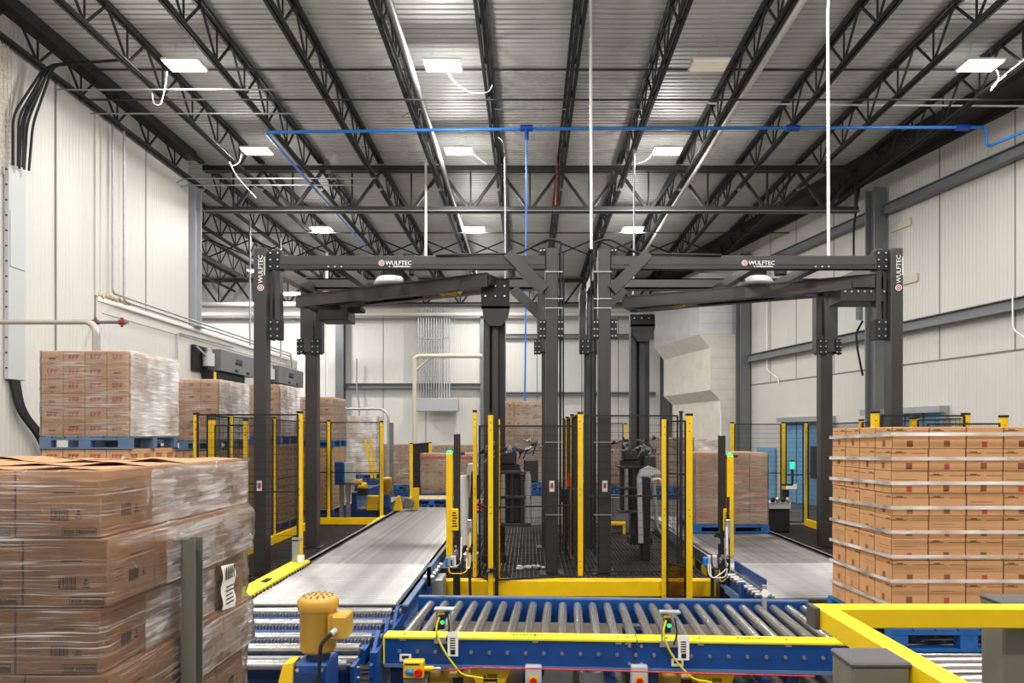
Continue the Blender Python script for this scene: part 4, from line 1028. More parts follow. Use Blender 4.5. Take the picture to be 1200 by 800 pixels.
# ---- right conveyor
RA, RB = 2.60, 4.15
t = thing('roller_conveyor', 'near section of the right conveyor with bright rollers beside the big load', 'conveyor', (3.4, 8.3, 0))
r0 = roller_x(t, RA, RB, 7.3, ZC - .03, .03, 'rollern'); copies(r0, [Vector((0, .0895 * k, 0)) for k in range(1, 22)], t)
for s_, x in ((-1, RA), (1, RB)):
    mb = MB(); mb.box((x + s_ * .04, 7.22, ZC - .22), (x + s_ * .07, 9.2, ZC - .03), 'blue'); mb.box((x + s_ * .04, 7.22, ZC - .24), (x + s_ * .14, 9.2, ZC - .22), 'blueg')
    if s_ < 0:
        mb.box((x - .16, 7.3, .34), (x - .12, 8.6, .42), 'blueg'); mb.beam((x - .02, 7.55, ZC + .07), (x - .02, 8.62, ZC + .07), .02, .12, 'blue'); mb.box((x - .04, 7.5, ZC - .1), (x - .01, 7.58, ZC + .13), 'blue')
        for k in range(9): mb.cyl((x - .14, 7.5 + .13 * k, ZC - .04), (x - .03, 7.5 + .13 * k, ZC - .04), .03, 'steelc', 10)
        mb.box((x - .17, 7.9, .0), (x - .11, 7.98, ZC), 'blue')
    mb.build('side_rail', t)
for x in (RA - .08, RB + .08):
    for y in (7.5, 8.95): leg(t, x, y, ZC - .24)
t = thing('roller_conveyor', 'far darker section of the right conveyor under the orange printed load', 'conveyor', (3.4, 12, 0))
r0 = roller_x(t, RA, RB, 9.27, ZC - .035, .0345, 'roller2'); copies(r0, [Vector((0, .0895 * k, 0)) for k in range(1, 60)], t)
for s_, x in ((-1, RA), (1, RB)):
    mb = MB(); mb.box((x + s_ * .035, 9.22, ZC - .24), (x + s_ * .065, 14.6, ZC + .02), 'dgrey'); mb.box((x + s_ * .035, 9.22, ZC), (x + s_ * .11, 14.6, ZC + .02), 'dgrey'); mb.build('side_rail', t)
for x in (RA - .06, RB + .06):
    for y in (9.9, 12, 14): leg(t, x, y, ZC - .24, 'blued')
mb = MB(); mb.box((RA - .145, 9.35, .28), (RA - .115, 13.5, .48), 'machine2'); 
for k in range(3): mb.box((RA - .15, 9.5 + .7 * k, .30), (RA - .145, 9.8 + .7 * k, .46), 'yellow')
mb.build('drive_channel', t)
# conveyor below the big load at right
t = thing('roller_conveyor', 'right foreground conveyor carrying the big unwrapped carton load', 'conveyor', (4.3, 5.8, 0))
r0 = roller_x(t, 3.04, 5.6, 7.1, .56 - .035, .04, 'roller'); copies(r0, [Vector((0, -.14 * k, 0)) for k in range(1, 18)], t)
for x in (3.0, 5.66):
    mb = MB(); mb.box((x - .03, 4.6, .3), (x, 7.2, .5), 'blue'); mb.build('side_rail', t)
mb = MB(); mb.box((3.0, 5.0, .43), (5.6, 5.03, .545), 'blue'); mb.box((3.0, 4.98, .545), (5.6, 5.05, .56), 'steel2'); mb.build('cross_rail', t)
for x in (3.02, 5.64):
    for y in (4.8, 6.9): leg(t, x, y, .3)
# stop bracket on the end of the cross conveyor
mb = MB(); a = P(918, 700, 6.4); mb.box((a.x - .02, 6.9, .55), (a.x + .02, 6.94, .80), 'steelc', .004); mb.cyl((a.x, 6.89, .72), (a.x, 6.9, .72), .04, 'paper', 12); mb.box((a.x - .04, 6.88, 0), (a.x + .04, 6.96, .55), 'blued')
tag(mb.build('reflector_bracket', org=(a.x, 6.9, 0)), 'small reflector bracket where cross conveyor meets right conveyor', 'reflector')
# ---------------------------------------------------------------- cartons, pallets, film
CACHE = {}
def carton_mesh(w, d, h, kind):
    key = (round(w, 3), round(d, 3), round(h, 3), kind)
    if key in CACHE: return CACHE[key]
    mb = MB(); g = .002
    body = {'A': 'cardA', 'R': 'cardB', 'W': 'cardB', 'C': 'cardC', 'D': 'cardC', 'O': 'cardD', 'P': 'cardD', 'B': 'cardB'}[kind]
    mb.box((-w / 2 + g, -d / 2 + g, 0.001), (w / 2 - g, d / 2 - g, h - g), body, .004)
    mb.box((-w / 2 + .01, -.003, h - g), (w / 2 - .01, .003, h - g + .0006), 'gap')
    e = .0012
    def fr(x0, x1, z0, z1, m, face='f'):
        """patch in unit coordinates on front ('f'), right ('r') or left ('l') face"""
        if face == 'f': mb.box((-w / 2 + x0 * w, -d / 2 + g - e, z0 * h), (-w / 2 + x1 * w, -d / 2 + g - e * .2, z1 * h), m)
        elif face == 'r': mb.box((w / 2 - g + e * .2, -d / 2 + x0 * d, z0 * h), (w / 2 - g + e, -d / 2 + x1 * d, z1 * h), m)
        else: mb.box((-w / 2 + g - e, -d / 2 + x0 * d, z0 * h), (-w / 2 + g - e * .2, -d / 2 + x1 * d, z1 * h), m)
    if kind == 'A':
        for f_ in 'fr':
            k = 13
            for i in range(k): fr(.42 + .016 * i, .42 + .016 * i + (.006 if i % 3 else .011), .28, .44, 'cinkb', f_)
            fr(.42, .63, .26, .275, 'cinkb', f_)
            for i in range(4): fr(.12, .30 - .03 * (i % 2), .34 + .06 * i, .348 + .06 * i, 'cinkb', f_)
            fr(.45, .70, .66, .68, 'cinkb', f_)
            for i in range(3): fr(.70 + .012 * i, .78 - .01 * i, .28 + .05 * i, .31 + .05 * i, 'cinkb', f_)
        for (a, b, c, e2) in ((.55, .95, .04, .05), (.55, .95, .145, .155), (.55, .555, .04, .155), (.945, .95, .04, .155)): fr(a, b, c, e2, 'ink', 'f')
        tw = max(v[0] for v in text_geo('KEEP FROZEN')[0])
        for q in (0, .0008, .0016): mb.text('KEEP FROZEN', .36 * w / tw, (-w / 2 + .57 * w + q, -d / 2 + g - e, .066 * h), (1, 0, 0), (0, 0, 1), 'ink', .0008 + q * .1)
    elif kind == 'R':
        for f_ in 'fr':
            for q, (a, b) in enumerate(((.26, .38), (.41, .56), (.59, .74))):
                fr(a, a + .05, .40, .70, 'cinkr', f_); fr(a, b, .62, .70, 'cinkr', f_); fr(a, b - .02, .50, .57, 'cinkr', f_)
                if q == 0: fr(a, b, .40, .47, 'cinkr', f_)
            fr(.24, .76, .715, .735, 'cinkr', f_); fr(.52, .85, .12, .15, 'cinkb', f_); fr(0, 1, .86, .868, 'gap', f_)
    elif kind == 'W':
        for f_ in 'fr':
            fr(.34, .66, .42, .5, 'cinkb', f_); fr(.36, .64, .36, .40, 'cinkb', f_); fr(.70, .74, .5, .54, 'cinkb', f_); fr(.1, .9, .14, .16, 'cinkb', f_); fr(.42, .58, .08, .12, 'cinkb', f_)
    elif kind == 'C':
        for f_ in 'fl':
            fr(0.02, .40, .80, .84, 'cinkm', f_); fr(.12, .30, .85, .89, 'cinkb', f_); fr(.55, .98, .80, .825, 'cinkm', f_)
            fr(.40, .56, .10, .38, 'cinkm', f_); fr(.41, .55, .13, .16, 'tape', f_)
            fr(.0, 1.0, .46, .466, 'tape', f_)
    elif kind == 'D':
        for f_ in 'fl':
            fr(.0, 1.0, .5, .506, 'gap', f_); fr(.1, .7, .62, .635, 'cinkb', f_); fr(.42, .56, .08, .34, 'cinkr' if f_ == 'f' else 'tape', f_)
    elif kind == 'O':
        for f_ in 'fr':
            random.seed(11)
            for i in range(9):
                a = .22 + .11 * (i % 5); z = .5 + .12 * (i // 5); fr(a, a + .07, z, z + .08 + .04 * (i % 2), 'cinko', f_)
            fr(.1, .4, .2, .24, 'cinkb', f_); fr(.55, .9, .2, .23, 'cinkb', f_)
    elif kind in 'PB':
        for f_ in 'fr':
            fr(.3, .62, .55, .62, 'cinkb', f_); fr(.36, .56, .44, .5, 'cinkb', f_); fr(.1, .9, .15, .17, 'cinkb', f_)
    # corner vertical seam tape
    fr(.0, .012, .02, .98, 'gap', 'f')
    me_ob = mb.build('carton_proto', local=True)
    me = me_ob.data; bpy.data.objects.remove(me_ob)
    CACHE[key] = me; return me
NC = [0]
CARTONS = []
def carton(cx, cy, z, w, d, h, kind, label, group, jit=.003):
    o = bpy.data.objects.new('carton', carton_mesh(w, d, h, kind)); COL.objects.link(o)
    rz = random.uniform(-.004, .004)
    o.location = (cx + random.uniform(-jit, jit) * .4, cy + random.uniform(-jit, jit) * .4, z); o.rotation_euler = (0, 0, rz)
    CARTONS.append((o, w, d, h))
    return tag(o, label, 'carton', group)
def pallet(x0, x1, y0, y1, z0, label, m='palblue', top='palblue', h=.14):
    t = thing('pallet', label, 'pallet', ((x0 + x1) / 2, (y0 + y1) / 2, z0), 'pallets')
    mb = MB(); n = 7; L = (x1 - x0); bw = L / n
    # deck boards run along y so their gaps show from the front
    for k in range(n): mb.box((x0 + k * bw + .008, y0, z0 + h - .02), (x0 + (k + 1) * bw - .008, y1, z0 + h), top)
    mb.build('deck_board', t)
    mb = MB()
    for yy in (y0, (y0 + y1) / 2 - .05, y1 - .1):
        mb.box((x0, yy, z0 + h - .045), (x1, yy + .1, z0 + h - .02), m); mb.box((x0, yy, z0), (x1, yy + .1, z0 + .02), m)
    mb.build('stringer', t)
    for xx in (x0, (x0 + x1) / 2 - .07, x1 - .14):
        for yy in (y0 + .003, (y0 + y1) / 2 - .047, y1 - .097): mb = MB(); mb.box((xx, yy, z0 + .02), (xx + .14, yy + .094, z0 + h - .045), m); mb.build('block', t)
    return t
def load(desc, group, x0, y0, z0, nx, ny, nl, w, d, h, kind, side=1, top=True, off=None, kinds=None, allin=False):
    """rows of cartons seen on the front, the visible side (1 right, -1 left) and the top"""
    for L in range(nl):
        z = z0 + h * L; ox, oy = (off(L) if off else (0, 0)); up = nl - L
        for j in range(ny):
            for i in range(nx):
                edge = (j == 0) or (i == (nx - 1 if side > 0 else 0))
                if not (edge or (top and L == nl - 1) or allin): continue
                kd = kinds(L, i, j) if kinds else kind
                ci = (nx - 1 - i) if side > 0 else i      # columns counted from the seen corner
                if j == 0 and edge:
                    where = 'front, %s from corner' % ORD[ci]
                elif (i == (nx - 1 if side > 0 else 0)):
                    where = 'side, %s from front' % ORD[j]
                else: where = 'top, %s in, %s back' % (ORD[ci], ORD[j])
                carton(x0 + w * (i + .5) + ox, y0 + d * (j + .5) + oy, z, w, d, h, kd, '%s, %s layer down, %s' % (desc, ORD[up - 1], where), group)
def film(name, label, x0, x1, y0, y1, z0, z1, m='film', seed=1, prof=None, amp=.008, closed=True, nz=None, sides=None, off=.012):
    """thin wrap around a load: a wavy rectangular sleeve"""
    rnd = random.Random(seed); per = []
    nx_, ny_ = max(6, int((x1 - x0) / .07)), max(6, int((y1 - y0) / .07)); r = .02
    for i in range(nx_ + 1): per.append((x0 + (x1 - x0) * i / nx_, y0 - off, 0, -1))
    for i in range(ny_ + 1): per.append((x1 + off, y0 + (y1 - y0) * i / ny_, 1, 0))
    for i in range(nx_ + 1): per.append((x1 - (x1 - x0) * i / nx_, y1 + off, 0, 1))
    for i in range(ny_ + 1): per.append((x0 - off, y1 - (y1 - y0) * i / ny_, -1, 0))
    K = len(per); nz = nz or int((z1 - z0) / .035); vs = []
    ph = [rnd.uniform(0, 6.28) for _ in range(6)]
    for k in range(nz + 1):
        z = z0 + (z1 - z0) * k / nz; ox, oy = (prof(z) if prof else (0, 0))
        for i, (x, y, a, b) in enumerate(per):
            n = amp * (.5 + .5 * math.sin(i * .9 + k * 1.7 + ph[0]) * math.sin(i * .37 - k * .9 + ph[1])) + rnd.uniform(0, amp * .5)
            vs.append((x + a * n + ox * (1 if a != 0 or True else 0), y + b * n + oy, z))
    fs = []
    for k in range(nz):
        for i in range(K):
            j = (i + 1) % K
            fs.append((k * K + i, k * K + j, (k + 1) * K + j, (k + 1) * K + i))
    mb = MB(); mb.add(vs, fs, m, smooth=True)
    return tag(mb.build(name, org=((x0 + x1) / 2, (y0 + y1) / 2, z0)), label, 'stretch film')

# ---- load A: wrapped, front left
hA = .2185; nA = 7; zA = 2.19 - nA * hA; wA, dA = .275, .275
def offA(L):
    k = nA - 1 - L
    return ((0.0, 0), (.032, -.01), (0.0, .0), (.03, 0), (0, 0), (.02, 0), (0, 0))[k]
load('keep frozen carton, wrapped front left load', 'cartons of the front left load', -1.37 - 4 * wA, 2.2, zA, 4, 4, nA, wA, dA, hA, 'A', 1, off=offA)
def profA(z):
    L = min(nA - 1, max(0, (z - zA) / hA)); a = offA(int(L)); return (a[0], a[1] * .5)
film('stretch_film', 'clear wrinkled stretch film around the front left carton load', -1.37 - 4 * wA, -1.37, 2.2, 2.2 + 4 * dA, zA, 2.192, 'filma', 3, profA, amp=.016, off=.010)
mb = MB(); rnd = random.Random(77)
for (ya, yb_, L0, L1) in ((2.46, 3.30, 6, 6), (2.50, 3.27, 5, 5), (2.42, 2.95, 4, 4), (2.6, 3.28, 3, 3)):
    for L in range(L0, L1 + 1):
        a_ = offA(L)[0]; n1, n2 = 12, 10; vs = []
        for i in range(n2 + 1):
            for j in range(n1 + 1): vs.append((-1.37 + a_ + .020 + rnd.uniform(0, .006), ya + (yb_ - ya) * j / n1, zA + hA * L + .01 + (hA - .02) * i / n2))
        mb.add(vs, [(i * (n1 + 1) + j, i * (n1 + 1) + j + 1, (i + 1) * (n1 + 1) + j + 1, (i + 1) * (n1 + 1) + j) for i in range(n2) for j in range(n1)], 'filmm', True)
tag(mb.build('stretch_film', org=(-1.35, 2.8, zA)), 'hazy overlapping film patches on the right side of the front left load', 'stretch film')
# film tails over the top, loose flaps
mb = MB(); random.seed(8)
for i in range(4):
    for j in range(4):
        x = -1.37 - wA * (i + .5); y = 2.2 + dA * (j + .5); s_ = random.uniform(.006, .018)
        for q in (-1, 1):
            mb.add([(x + q * wA * .48, y - dA * .47, 2.1895), (x + q * wA * .48, y + dA * .47, 2.1895), (x + q * .01, y + dA * .46, 2.19 + s_ * random.random()), (x + q * .01, y - dA * .46, 2.19 + s_)], [(0, 1, 2, 3)], 'cardA')
tag(mb.build('carton_flaps', org=(-1.9, 2.7, 2.19)), 'slightly raised carton flaps on top of the front left load', 'flaps', kind='stuff')
t = thing('shipping_label', 'white barcode label stuck on the film of the front left load', 'label', (-1.33, 3.08, 1.7))
x_ = -1.332; ya, yb = 1.34 * F / (620 - 258), 1.34 * F / (620 - 272)
za, zb_ = 2.3 - (660 - 510) * 3.05 / F, 2.3 - (711 - 510) * 3.05 / F
mb = MB(); k = 8
vs = []
for i in range(k + 1):
    z = zb_ + (za - zb_) * i / k; b = .006 * math.sin(i * 1.3); vs += [(x_ + b, ya, z), (x_ + b + .004, yb, z - .01)]
mb.add(vs, [(2 * i, 2 * i + 1, 2 * i + 3, 2 * i + 2) for i in range(k)], 'paper', True)
for q in range(5): yq = ya + (yb - ya) * (.15 + .16 * q); mb.box((x_ + .009, yq, za - .065), (x_ + .0095, yq + .01, za - .01), 'ink')
for q in range(5): mb.box((x_ + .009, ya + .02, zb_ + .02 + .018 * q), (x_ + .0095, yb - .02 - .006 * (q % 3), zb_ + .026 + .018 * q), 'ink')
mb.build('printed_sheet', t)
pallet(-2.52, -1.32, 2.18, 3.34, zA - .142, 'faded blue pallet under the wrapped front left load', 'palgrey', 'palgrey')

# ---- load C: right foreground
hC = .18; zC0 = .75
def kC(L, i, j): return 'C' if (L + i * 2 + j) % 3 else 'D'
random.seed(21)
load('tan carton, big right foreground load', 'cartons of the right foreground load', 2.94, 5.56, zC0, 4, 4, 9, .301, .272, hC, 'C', -1, kinds=kC, off=lambda L: ((L % 3 - 1) * .004 - .014, 0))
mb = MB(); x0, x1, y0, y1 = 2.908, 4.155, 5.535, 6.665; N = 60
for k in range(8):
    z = 2.31 - .205 * k * .96
    # each turn of narrow film band slopes a little down towards the back on the left side
    ring = [(x1, y0, z), (x0, y0, z), (x0, y1, z - .03), (x1, y1, z - .05), (x1, y0, z - .0)]
    for a, b in zip(ring[:-1], ring[1:]): mb.beam((a[0], a[1], a[2]), (b[0], b[1], b[2]), .004, .028, 'filmb')
tag(mb.build('film_band', org=(3.5, 6, 1.5)), 'narrow white film bands wound round the right foreground load', 'film bands')
pallet(2.9, 4.16, 5.52, 6.7, .565, 'bright blue pallet under the big right foreground load', h=.18)

# ---- load on the right conveyor
random.seed(31)
load('orange printed carton, right conveyor load', 'cartons of the load on the right conveyor', 2.9, 12.0, .76, 4, 4, 6, .315, .29, .207, 'O', 1)
film('stretch_film', 'film wrapped round the orange printed load on the right conveyor', 2.9, 4.16, 12.0, 13.16, .74, 2.0, 'film', 8, amp=.006)
pallet(2.86, 4.18, 11.98, 13.2, .605, 'blue pallet under the load on the right conveyor')

# ---- storage row along the left wall
def stack(desc, grp, x1, y0, ztop, nl, h, base, kind, pal='palgrey', seed=1, nx=4, w=.2625, ny=4, d=.28, kinds=None, milky=True, label_top=True, low=True):
    random.seed(seed); x0 = x1 - nx * w; z0 = ztop - nl * h
    load('carton, %s' % desc, 'cartons of the ' + desc, x0, y0, z0, nx, ny, nl, w, d, h, kind, 1, kinds=kinds, top=True)
    film('stretch_film', 'stretch film around the %s' % desc, x0, x1, y0, y0 + ny * d, z0 + .002, ztop + .002, 'film', seed, amp=.008)
    if milky:
        mb = MB(); rnd = random.Random(seed); vs = []; ky, kz = 14, 40
        for a in range(kz + 1):
            for b in range(ky + 1): vs.append((x1 + .028 + rnd.uniform(0, .012), y0 - .01 + (ny * d + .02) * b / ky, z0 + .0 + (ztop - z0) * a / kz))
        fs = [(a * (ky + 1) + b, a * (ky + 1) + b + 1, (a + 1) * (ky + 1) + b + 1, (a + 1) * (ky + 1) + b) for a in range(kz) for b in range(ky)]
        mb.add(vs, fs, 'filmw', True)
        tag(mb.build('stretch_film', org=(x1, y0, z0)), 'milky overlapping film layers on the right side of the %s' % desc, 'stretch film')
    pallet(x0 - .02, x1 + .02, y0 - .01, y0 + ny * d + .01, z0 - .152, 'pallet under the %s' % desc, pal, pal, h=.15)
    return z0 - .155
def lower(desc, grp, x1, y0, ztop, nl, h, kind, seed, nx=4, w=.2625, ny=4, d=.28):
    random.seed(seed); x0 = x1 - nx * w; h = (ztop - .15 - .468) / nl
    load('carton, %s' % desc, 'cartons of the ' + desc, x0, y0, ztop - nl * h, nx, ny, nl, w, d, h, kind, 1, top=False)
    pallet(x0 - .02, x1 + .02, y0 - .01, y0 + ny * d + .01, ztop - nl * h - .15, 'pallet under the %s' % desc, 'palblue', 'wood')
def kR(L, i, j):
    if (L in (4, 1)): return 'W' if i == 3 and j == 0 else 'R'
    return 'W' if i == 0 and j == 0 else 'R'
XR = -4.83
zt = pz(410.5, 8.3)
zb = stack('red printed load at far left', '', XR, 8.3, zt, 6, .1725, 0, 'R', 'palgrey', 41, kinds=kR)
lower('lower half, red printed load', '', XR - .01, 8.31, zb, 7, .2, 'R', 42)
zt = pz(444, 10.68); zb = stack('brown load behind red printed one', '', XR, 10.68, zt, 5, .19, 0, 'B', 'palgrey', 43)
lower('lower half, plain brown load', '', XR - .01, 10.69, zb, 7, .2, 'B', 44)
zt = pz(450, 13.3); zb = stack('third load along left wall', '', XR, 13.3, zt, 5, .2, 0, 'B', 'palblue', 45)
lower('lower half, third wall load', '', XR - .01, 13.31, zb, 7, .2, 'P', 46)
zt = pz(465, 15.9); zb = stack('fourth load along left wall', '', XR + .3, 15.9, zt, 5, .2, 0, 'B', 'palblue', 47, milky=False)
lower('lower half, fourth wall load', '', XR + .29, 15.91, zb, 7, .19, 'P', 48)
t = thing('storage_conveyor', 'long dark blue conveyor carrying the stored loads along the left wall', 'conveyor', (-5.4, 13, 0))
mb = MB()
for x in (-6.1, -4.78): mb.box((x, 7.8, .2), (x + .05, 22, .47), 'blued'); mb.box((x - .02, 7.8, .18), (x + .08, 22, .2), 'blue')
mb.build('side_rail', t)
mb = MB(); y = 7.9
while y < 22: mb.cyl((-6.05, y, .43), (-4.78, y, .43), .03, 'roller2', 8); y += .18
tag(mb.build('rollers', t), kind='stuff')
for y in (8, 11, 14, 17, 20):
    for x in (-6.08, -4.75): leg(t, x, y, .2, 'blued', .08)

# ---- far loads
def far(desc, x0p, x1p, yt, D, nl, h, kind, seed, milky=False, z0=None, nx=4):
    random.seed(seed); X0, X1 = px(x0p, D), px(x1p, D); w = (X1 - X0) / nx; zt = pz(yt, D)
    load('carton, %s' % desc, 'cartons of the ' + desc, X0, D, zt - nl * h, nx, 3, nl, w, .35, h, kind, 1 if X1 < 0 else -1, top=False)
    film('stretch_film', 'film around the %s' % desc, X0, X1, D, D + 1.05, zt - nl * h, zt, 'filmw' if milky else 'film', seed, amp=.006, nz=14)
    pallet(X0 - .02, X1 + .02, D - .01, D + 1.08, zt - nl * h - .15, 'pallet under the %s' % desc, 'palblue', 'palblue')
    return zt - nl * h - .15
def supp(x0, x1, y0, y1, z, label):
    t_ = thing('storage_conveyor', label, 'conveyor', ((x0 + x1) / 2, y0, 0))
    mb = MB(); mb.box((x0, y0, z - .2), (x1, y0 + .05, z - .05), 'blue'); mb.box((x0, y1 - .05, z - .2), (x1, y1, z - .05), 'blue'); mb.build('side_rail', t_)
    mb = MB(); x = x0 + .1
    while x < x1: mb.cyl((x, y0 + .05, z - .04), (x, y1 - .05, z - .04), .038, 'roller2', 8); x += .16
    tag(mb.build('rollers', t_), kind='stuff')
    for x in (x0 + .1, x1 - .1):
        for y in (y0 + .04, y1 - .04): leg(t_, x, y, z - .2, 'blued', .08)
z = far('tall load between the machines', 592, 634, 470, 18.4, 9, .24, 'P', 51)
supp(-1.0, .6, 18.2, 19.7, z - .002, 'blue conveyor far back between the machines')
z = far('red striped load past left conveyor', 493, 557, 531, 18.0, 5, .21, 'P', 52)
mb = MB(); mb.box((px(493, 18) - .02, 17.975, pz(537, 18)), (px(557, 18) + .02, 17.98, pz(535, 18)), 'cinkr'); tag(mb.build('red_strap', org=(-2, 17.97, 1.7)), 'red strap line around the load beyond the left conveyor', 'strap')
supp(-2.86, -1.3, 17.9, 19.2, z - .002, 'blue conveyor holding the red striped far load')
z = far('brown load left of beige pipe', 450, 481, 520, 22.0, 6, .22, 'P', 53)
supp(-4.8, -3.6, 21.9, 23.2, z - .002, 'blue conveyor under the far brown load left of the upright pipe')
z = far('load behind red striped one', 505, 556, 521, 22.2, 6, .22, 'P', 54)
supp(-3.3, -1.6, 22.1, 23.4, z - .002, 'blue conveyor under the far load behind the red striped one')
z = far('white load behind left fence', 408, 440, 487, 23.5, 8, .25, 'P', 55, milky=True)
supp(-6.3, -5.1, 23.4, 24.7, z - .002, 'blue conveyor under the white wrapped far load')
z = far('small load between right posts', 712, 738, 515, 20.0, 6, .22, 'P', 56)
supp(2.2, 3.0, 19.9, 21.2, z - .002, 'blue conveyor under the small far load between posts')
z = far('brown load before the duct', 758, 813, 512, 18.5, 6, .22, 'P', 57)
supp(3.1, 4.5, 18.4, 19.7, z - .002, 'blue conveyor under the far load by the duct')
z = far('grey load at duct foot', 815, 850, 514, 22.0, 6, .22, 'P', 58, milky=True)
supp(5.2, 6.35, 21.9, 23.2, z - .002, 'blue conveyor under the grey wrapped far load')
pallet(px(480, 16.9) - .02, -1.75, 16.6, 17.6, .62, 'empty blue pallet with pale deck at the far end of the left conveyor', 'palblue', 'wood', h=.15)
supp(-2.86, -1.5, 16.5, 17.7, .62, 'short blue conveyor end under the empty pallet')

# ---------------------------------------------------------------- pipes, duct, doors and the rest
def pipe(name, label, pts, r, m, cat='pipe', n=10, rb=.15, grp=None, extra=None):
    mb = MB(); mb.tube(bend(pts, rb) if len(pts) > 2 else pts, r, m, n)
    if extra: extra(mb)
    return tag(mb.build(name, org=Vector(pts[0])), label, cat, grp)
Db = 15.2
def fits(mb):
    for x in (617, 929): mb.cyl((px(x, Db) - .14, Db, pz(150, Db)), (px(x, Db) + .14, Db, pz(150, Db)), .07, 'pipeblued', 14)
    mb.cyl((px(617, Db), Db, pz(152, Db)), (px(617, Db), Db, pz(163, Db)), .05, 'pipeblued', 12)
    mb.cyl((px(1120, Db), Db, pz(149.5, Db)), (px(1136, Db), Db, pz(149.5, Db)), .07, 'pipeblued', 14)
zb_ = pz(151, Db)
pipe('compressed_air_pipe', 'long blue compressed air pipe crossing under the roof joists', [P(313, 155, Db), P(617, 151, Db), P(1156, 149, Db), P(1156, 170, Db), P(1163, 171, Db), P(1162, 170, 15.0) , Vector((wallx(9) - .3, 9, pz(171, 15.0)))], .034, 'pipeblue', extra=fits, rb=.12)
pipe('compressed_air_pipe', 'blue air pipe branch running back from the left end of the main', [P(313, 157, Db), Vector((px(313, Db), 24.5, 8.95))], .03, 'pipeblue')
pipe('air_drop_pipe', 'thin blue vertical air drop pipe between the two machines', [P(617, 155, Db), P(616, 393, Db), P(615, 470, Db)], .021, 'pipeblue')
pipe('sprinkler_pipe', 'silver sprinkler pipe slanting along the joist left of centre', [(-2.26, 3, 9.32), (-2.26, 30, 9.32)], .065, 'pipesil')
pipe('sprinkler_pipe', 'silver sprinkler pipe slanting along the joist right of centre', [(4.36, 3, 9.25), (4.36, 27, 9.25)], .07, 'pipew')
pipe('hanging_pipe', 'white vertical pipe hanging over the gap between the machines', [P(692, -40, 12), P(693, 292, 12)], .026, 'pipew', 'pipe', grp='white drop pipes')
pipe('hanging_pipe', 'white vertical pipe dropping to the right machine top beam', [(px(958, 9.7), 9.2, 9.1), P(970, 14, 9.8), P(971, 301, 9.8)], .021, 'pipew', 'pipe', grp='white drop pipes')
pipe('hanging_pipe', 'short white drop pipe above the left machine name', [P(499, 190, 19.2), P(499, 300, 19.2)], .036, 'pipew', 'pipe', grp='white drop pipes')
pipe('hanging_conduit', 'grey conduit dropping behind the left mast', [P(583, 160, 17), P(590, 165, 17), P(592, 178, 17), P(592, 470, 17)], .022, 'galv', 'conduit')
pipe('hanging_conduit', 'thin grey conduit dropping over the left post of the right machine', [P(743, 175, 16), P(743, 300, 16), P(742, 345, 16)], .022, 'galv', 'conduit')
for x, a, b, D, lb in ((293, 300, 405, 22, 'thin grey drop conduit left of the left machine post'), (329, 325, 424, 24, 'thin grey drop conduit just right of the left machine post'), (383, 372, 470, 26, 'white drop pipe under the left arm')):
    pipe('hanging_conduit', lb, [(px(x, D), D, 9.2), P(x, b, D)], .03 if x != 383 else .055, 'galv' if x != 383 else 'white', 'conduit')
for k, (y, D, xa, xb) in enumerate(((105, 13.5, 45, 330), (133, 14.6, 50, 350), (286, 15.5, 0, 0), (128, 15.6, 470, 800), (209, 18.2, 200, 440), (217, 18.4, 200, 430))):
    if xb: pipe('roof_conduit', 'thin grey conduit under the joists, %s from the front' % ORD[k], [P(xa, y + 10, D), P(xa + 15, y, D), P(xb, y, D)], .016, 'galv', 'conduit', rb=.2)
pipe('hanging_orange_pipe', 'short orange pipe hanging against the joist at the girder', [P(653, 182, 19.0), P(651, 240, 19.0)], .022, 'orange')
# lamp cords
for k, (x, y, D, pts) in enumerate(((196, 84, 13.2, [(196, 84), (193, 105), (188, 124), (180, 122), (178, 110)]), (528, 86, 13.2, [(524, 84), (535, 100), (556, 111), (573, 108), (577, 100)]), (283, 180, 17.2, [(283, 181), (280, 192), (270, 195), (268, 188), (276, 205), (300, 232)]),
                         (558, 180, 17.2, [(555, 181), (563, 187), (570, 192)]), (765, 180, 17.2, [(766, 178), (758, 188), (746, 192)]), (1170, 84, 13.2, [(1168, 82), (1171, 90), (1168, 98), (1160, 108), (1164, 100), (1200, 72)]))):
    pipe('lamp_cord', 'white power cord hanging from the %s lit ceiling panel' % ORD[k], [P(a, b, D) for a, b in pts], .011, 'pipew', 'cord', n=6, rb=.3)
# conduit bank on the back wall
t = thing('conduit_bank', 'bank of vertical silver conduits on the back wall', 'conduits', (px(507, 33.6), 33.7, 2))
for k in range(13):
    x = px(490 + k * 3.05, 33.4); top = 8.5
    mb = MB(); mb.cyl((x, 33.45, pz(467, 33.4)), (x, 33.45, top), .032, 'galv' if k < 8 else 'lgrey', 8); mb.build('conduit', t)
mb = MB(); mb.box((px(488, 33.7), 33.39, pz(398, 33.7)), (px(527, 33.7), 33.41, pz(396.5, 33.7)), 'galv'); mb.build('mounting_strut', t)
mb = MB(); mb.box((px(488, 33.5), 33.1, pz(482, 33.5)), (px(538, 33.5), 33.65, pz(467, 33.5)), 'lgrey', .02); mb.build('electrical_trough', t)
pipe('sprinkler_main', 'white pipe running along the top of the back wall', [(-20, 33.2, pz(368, 33.2)), (5.5, 33.2, pz(368, 33.2))], .1, 'pipew')
pipe('ceiling_main', 'pale horizontal pipe high above the left ledge', [(-20, 30.5, pz(357, 30.5)), (-9.0, 30.5, pz(357, 30.5))], .12, 'pipew')
pipe('beige_pipe', 'beige upright pipe with a horizontal branch before the back wall', [(px(485.5, 24), 24, 0), P(486, 419, 24), P(492, 417, 24), P(565, 417, 24)], .075, 'beige', rb=.1)
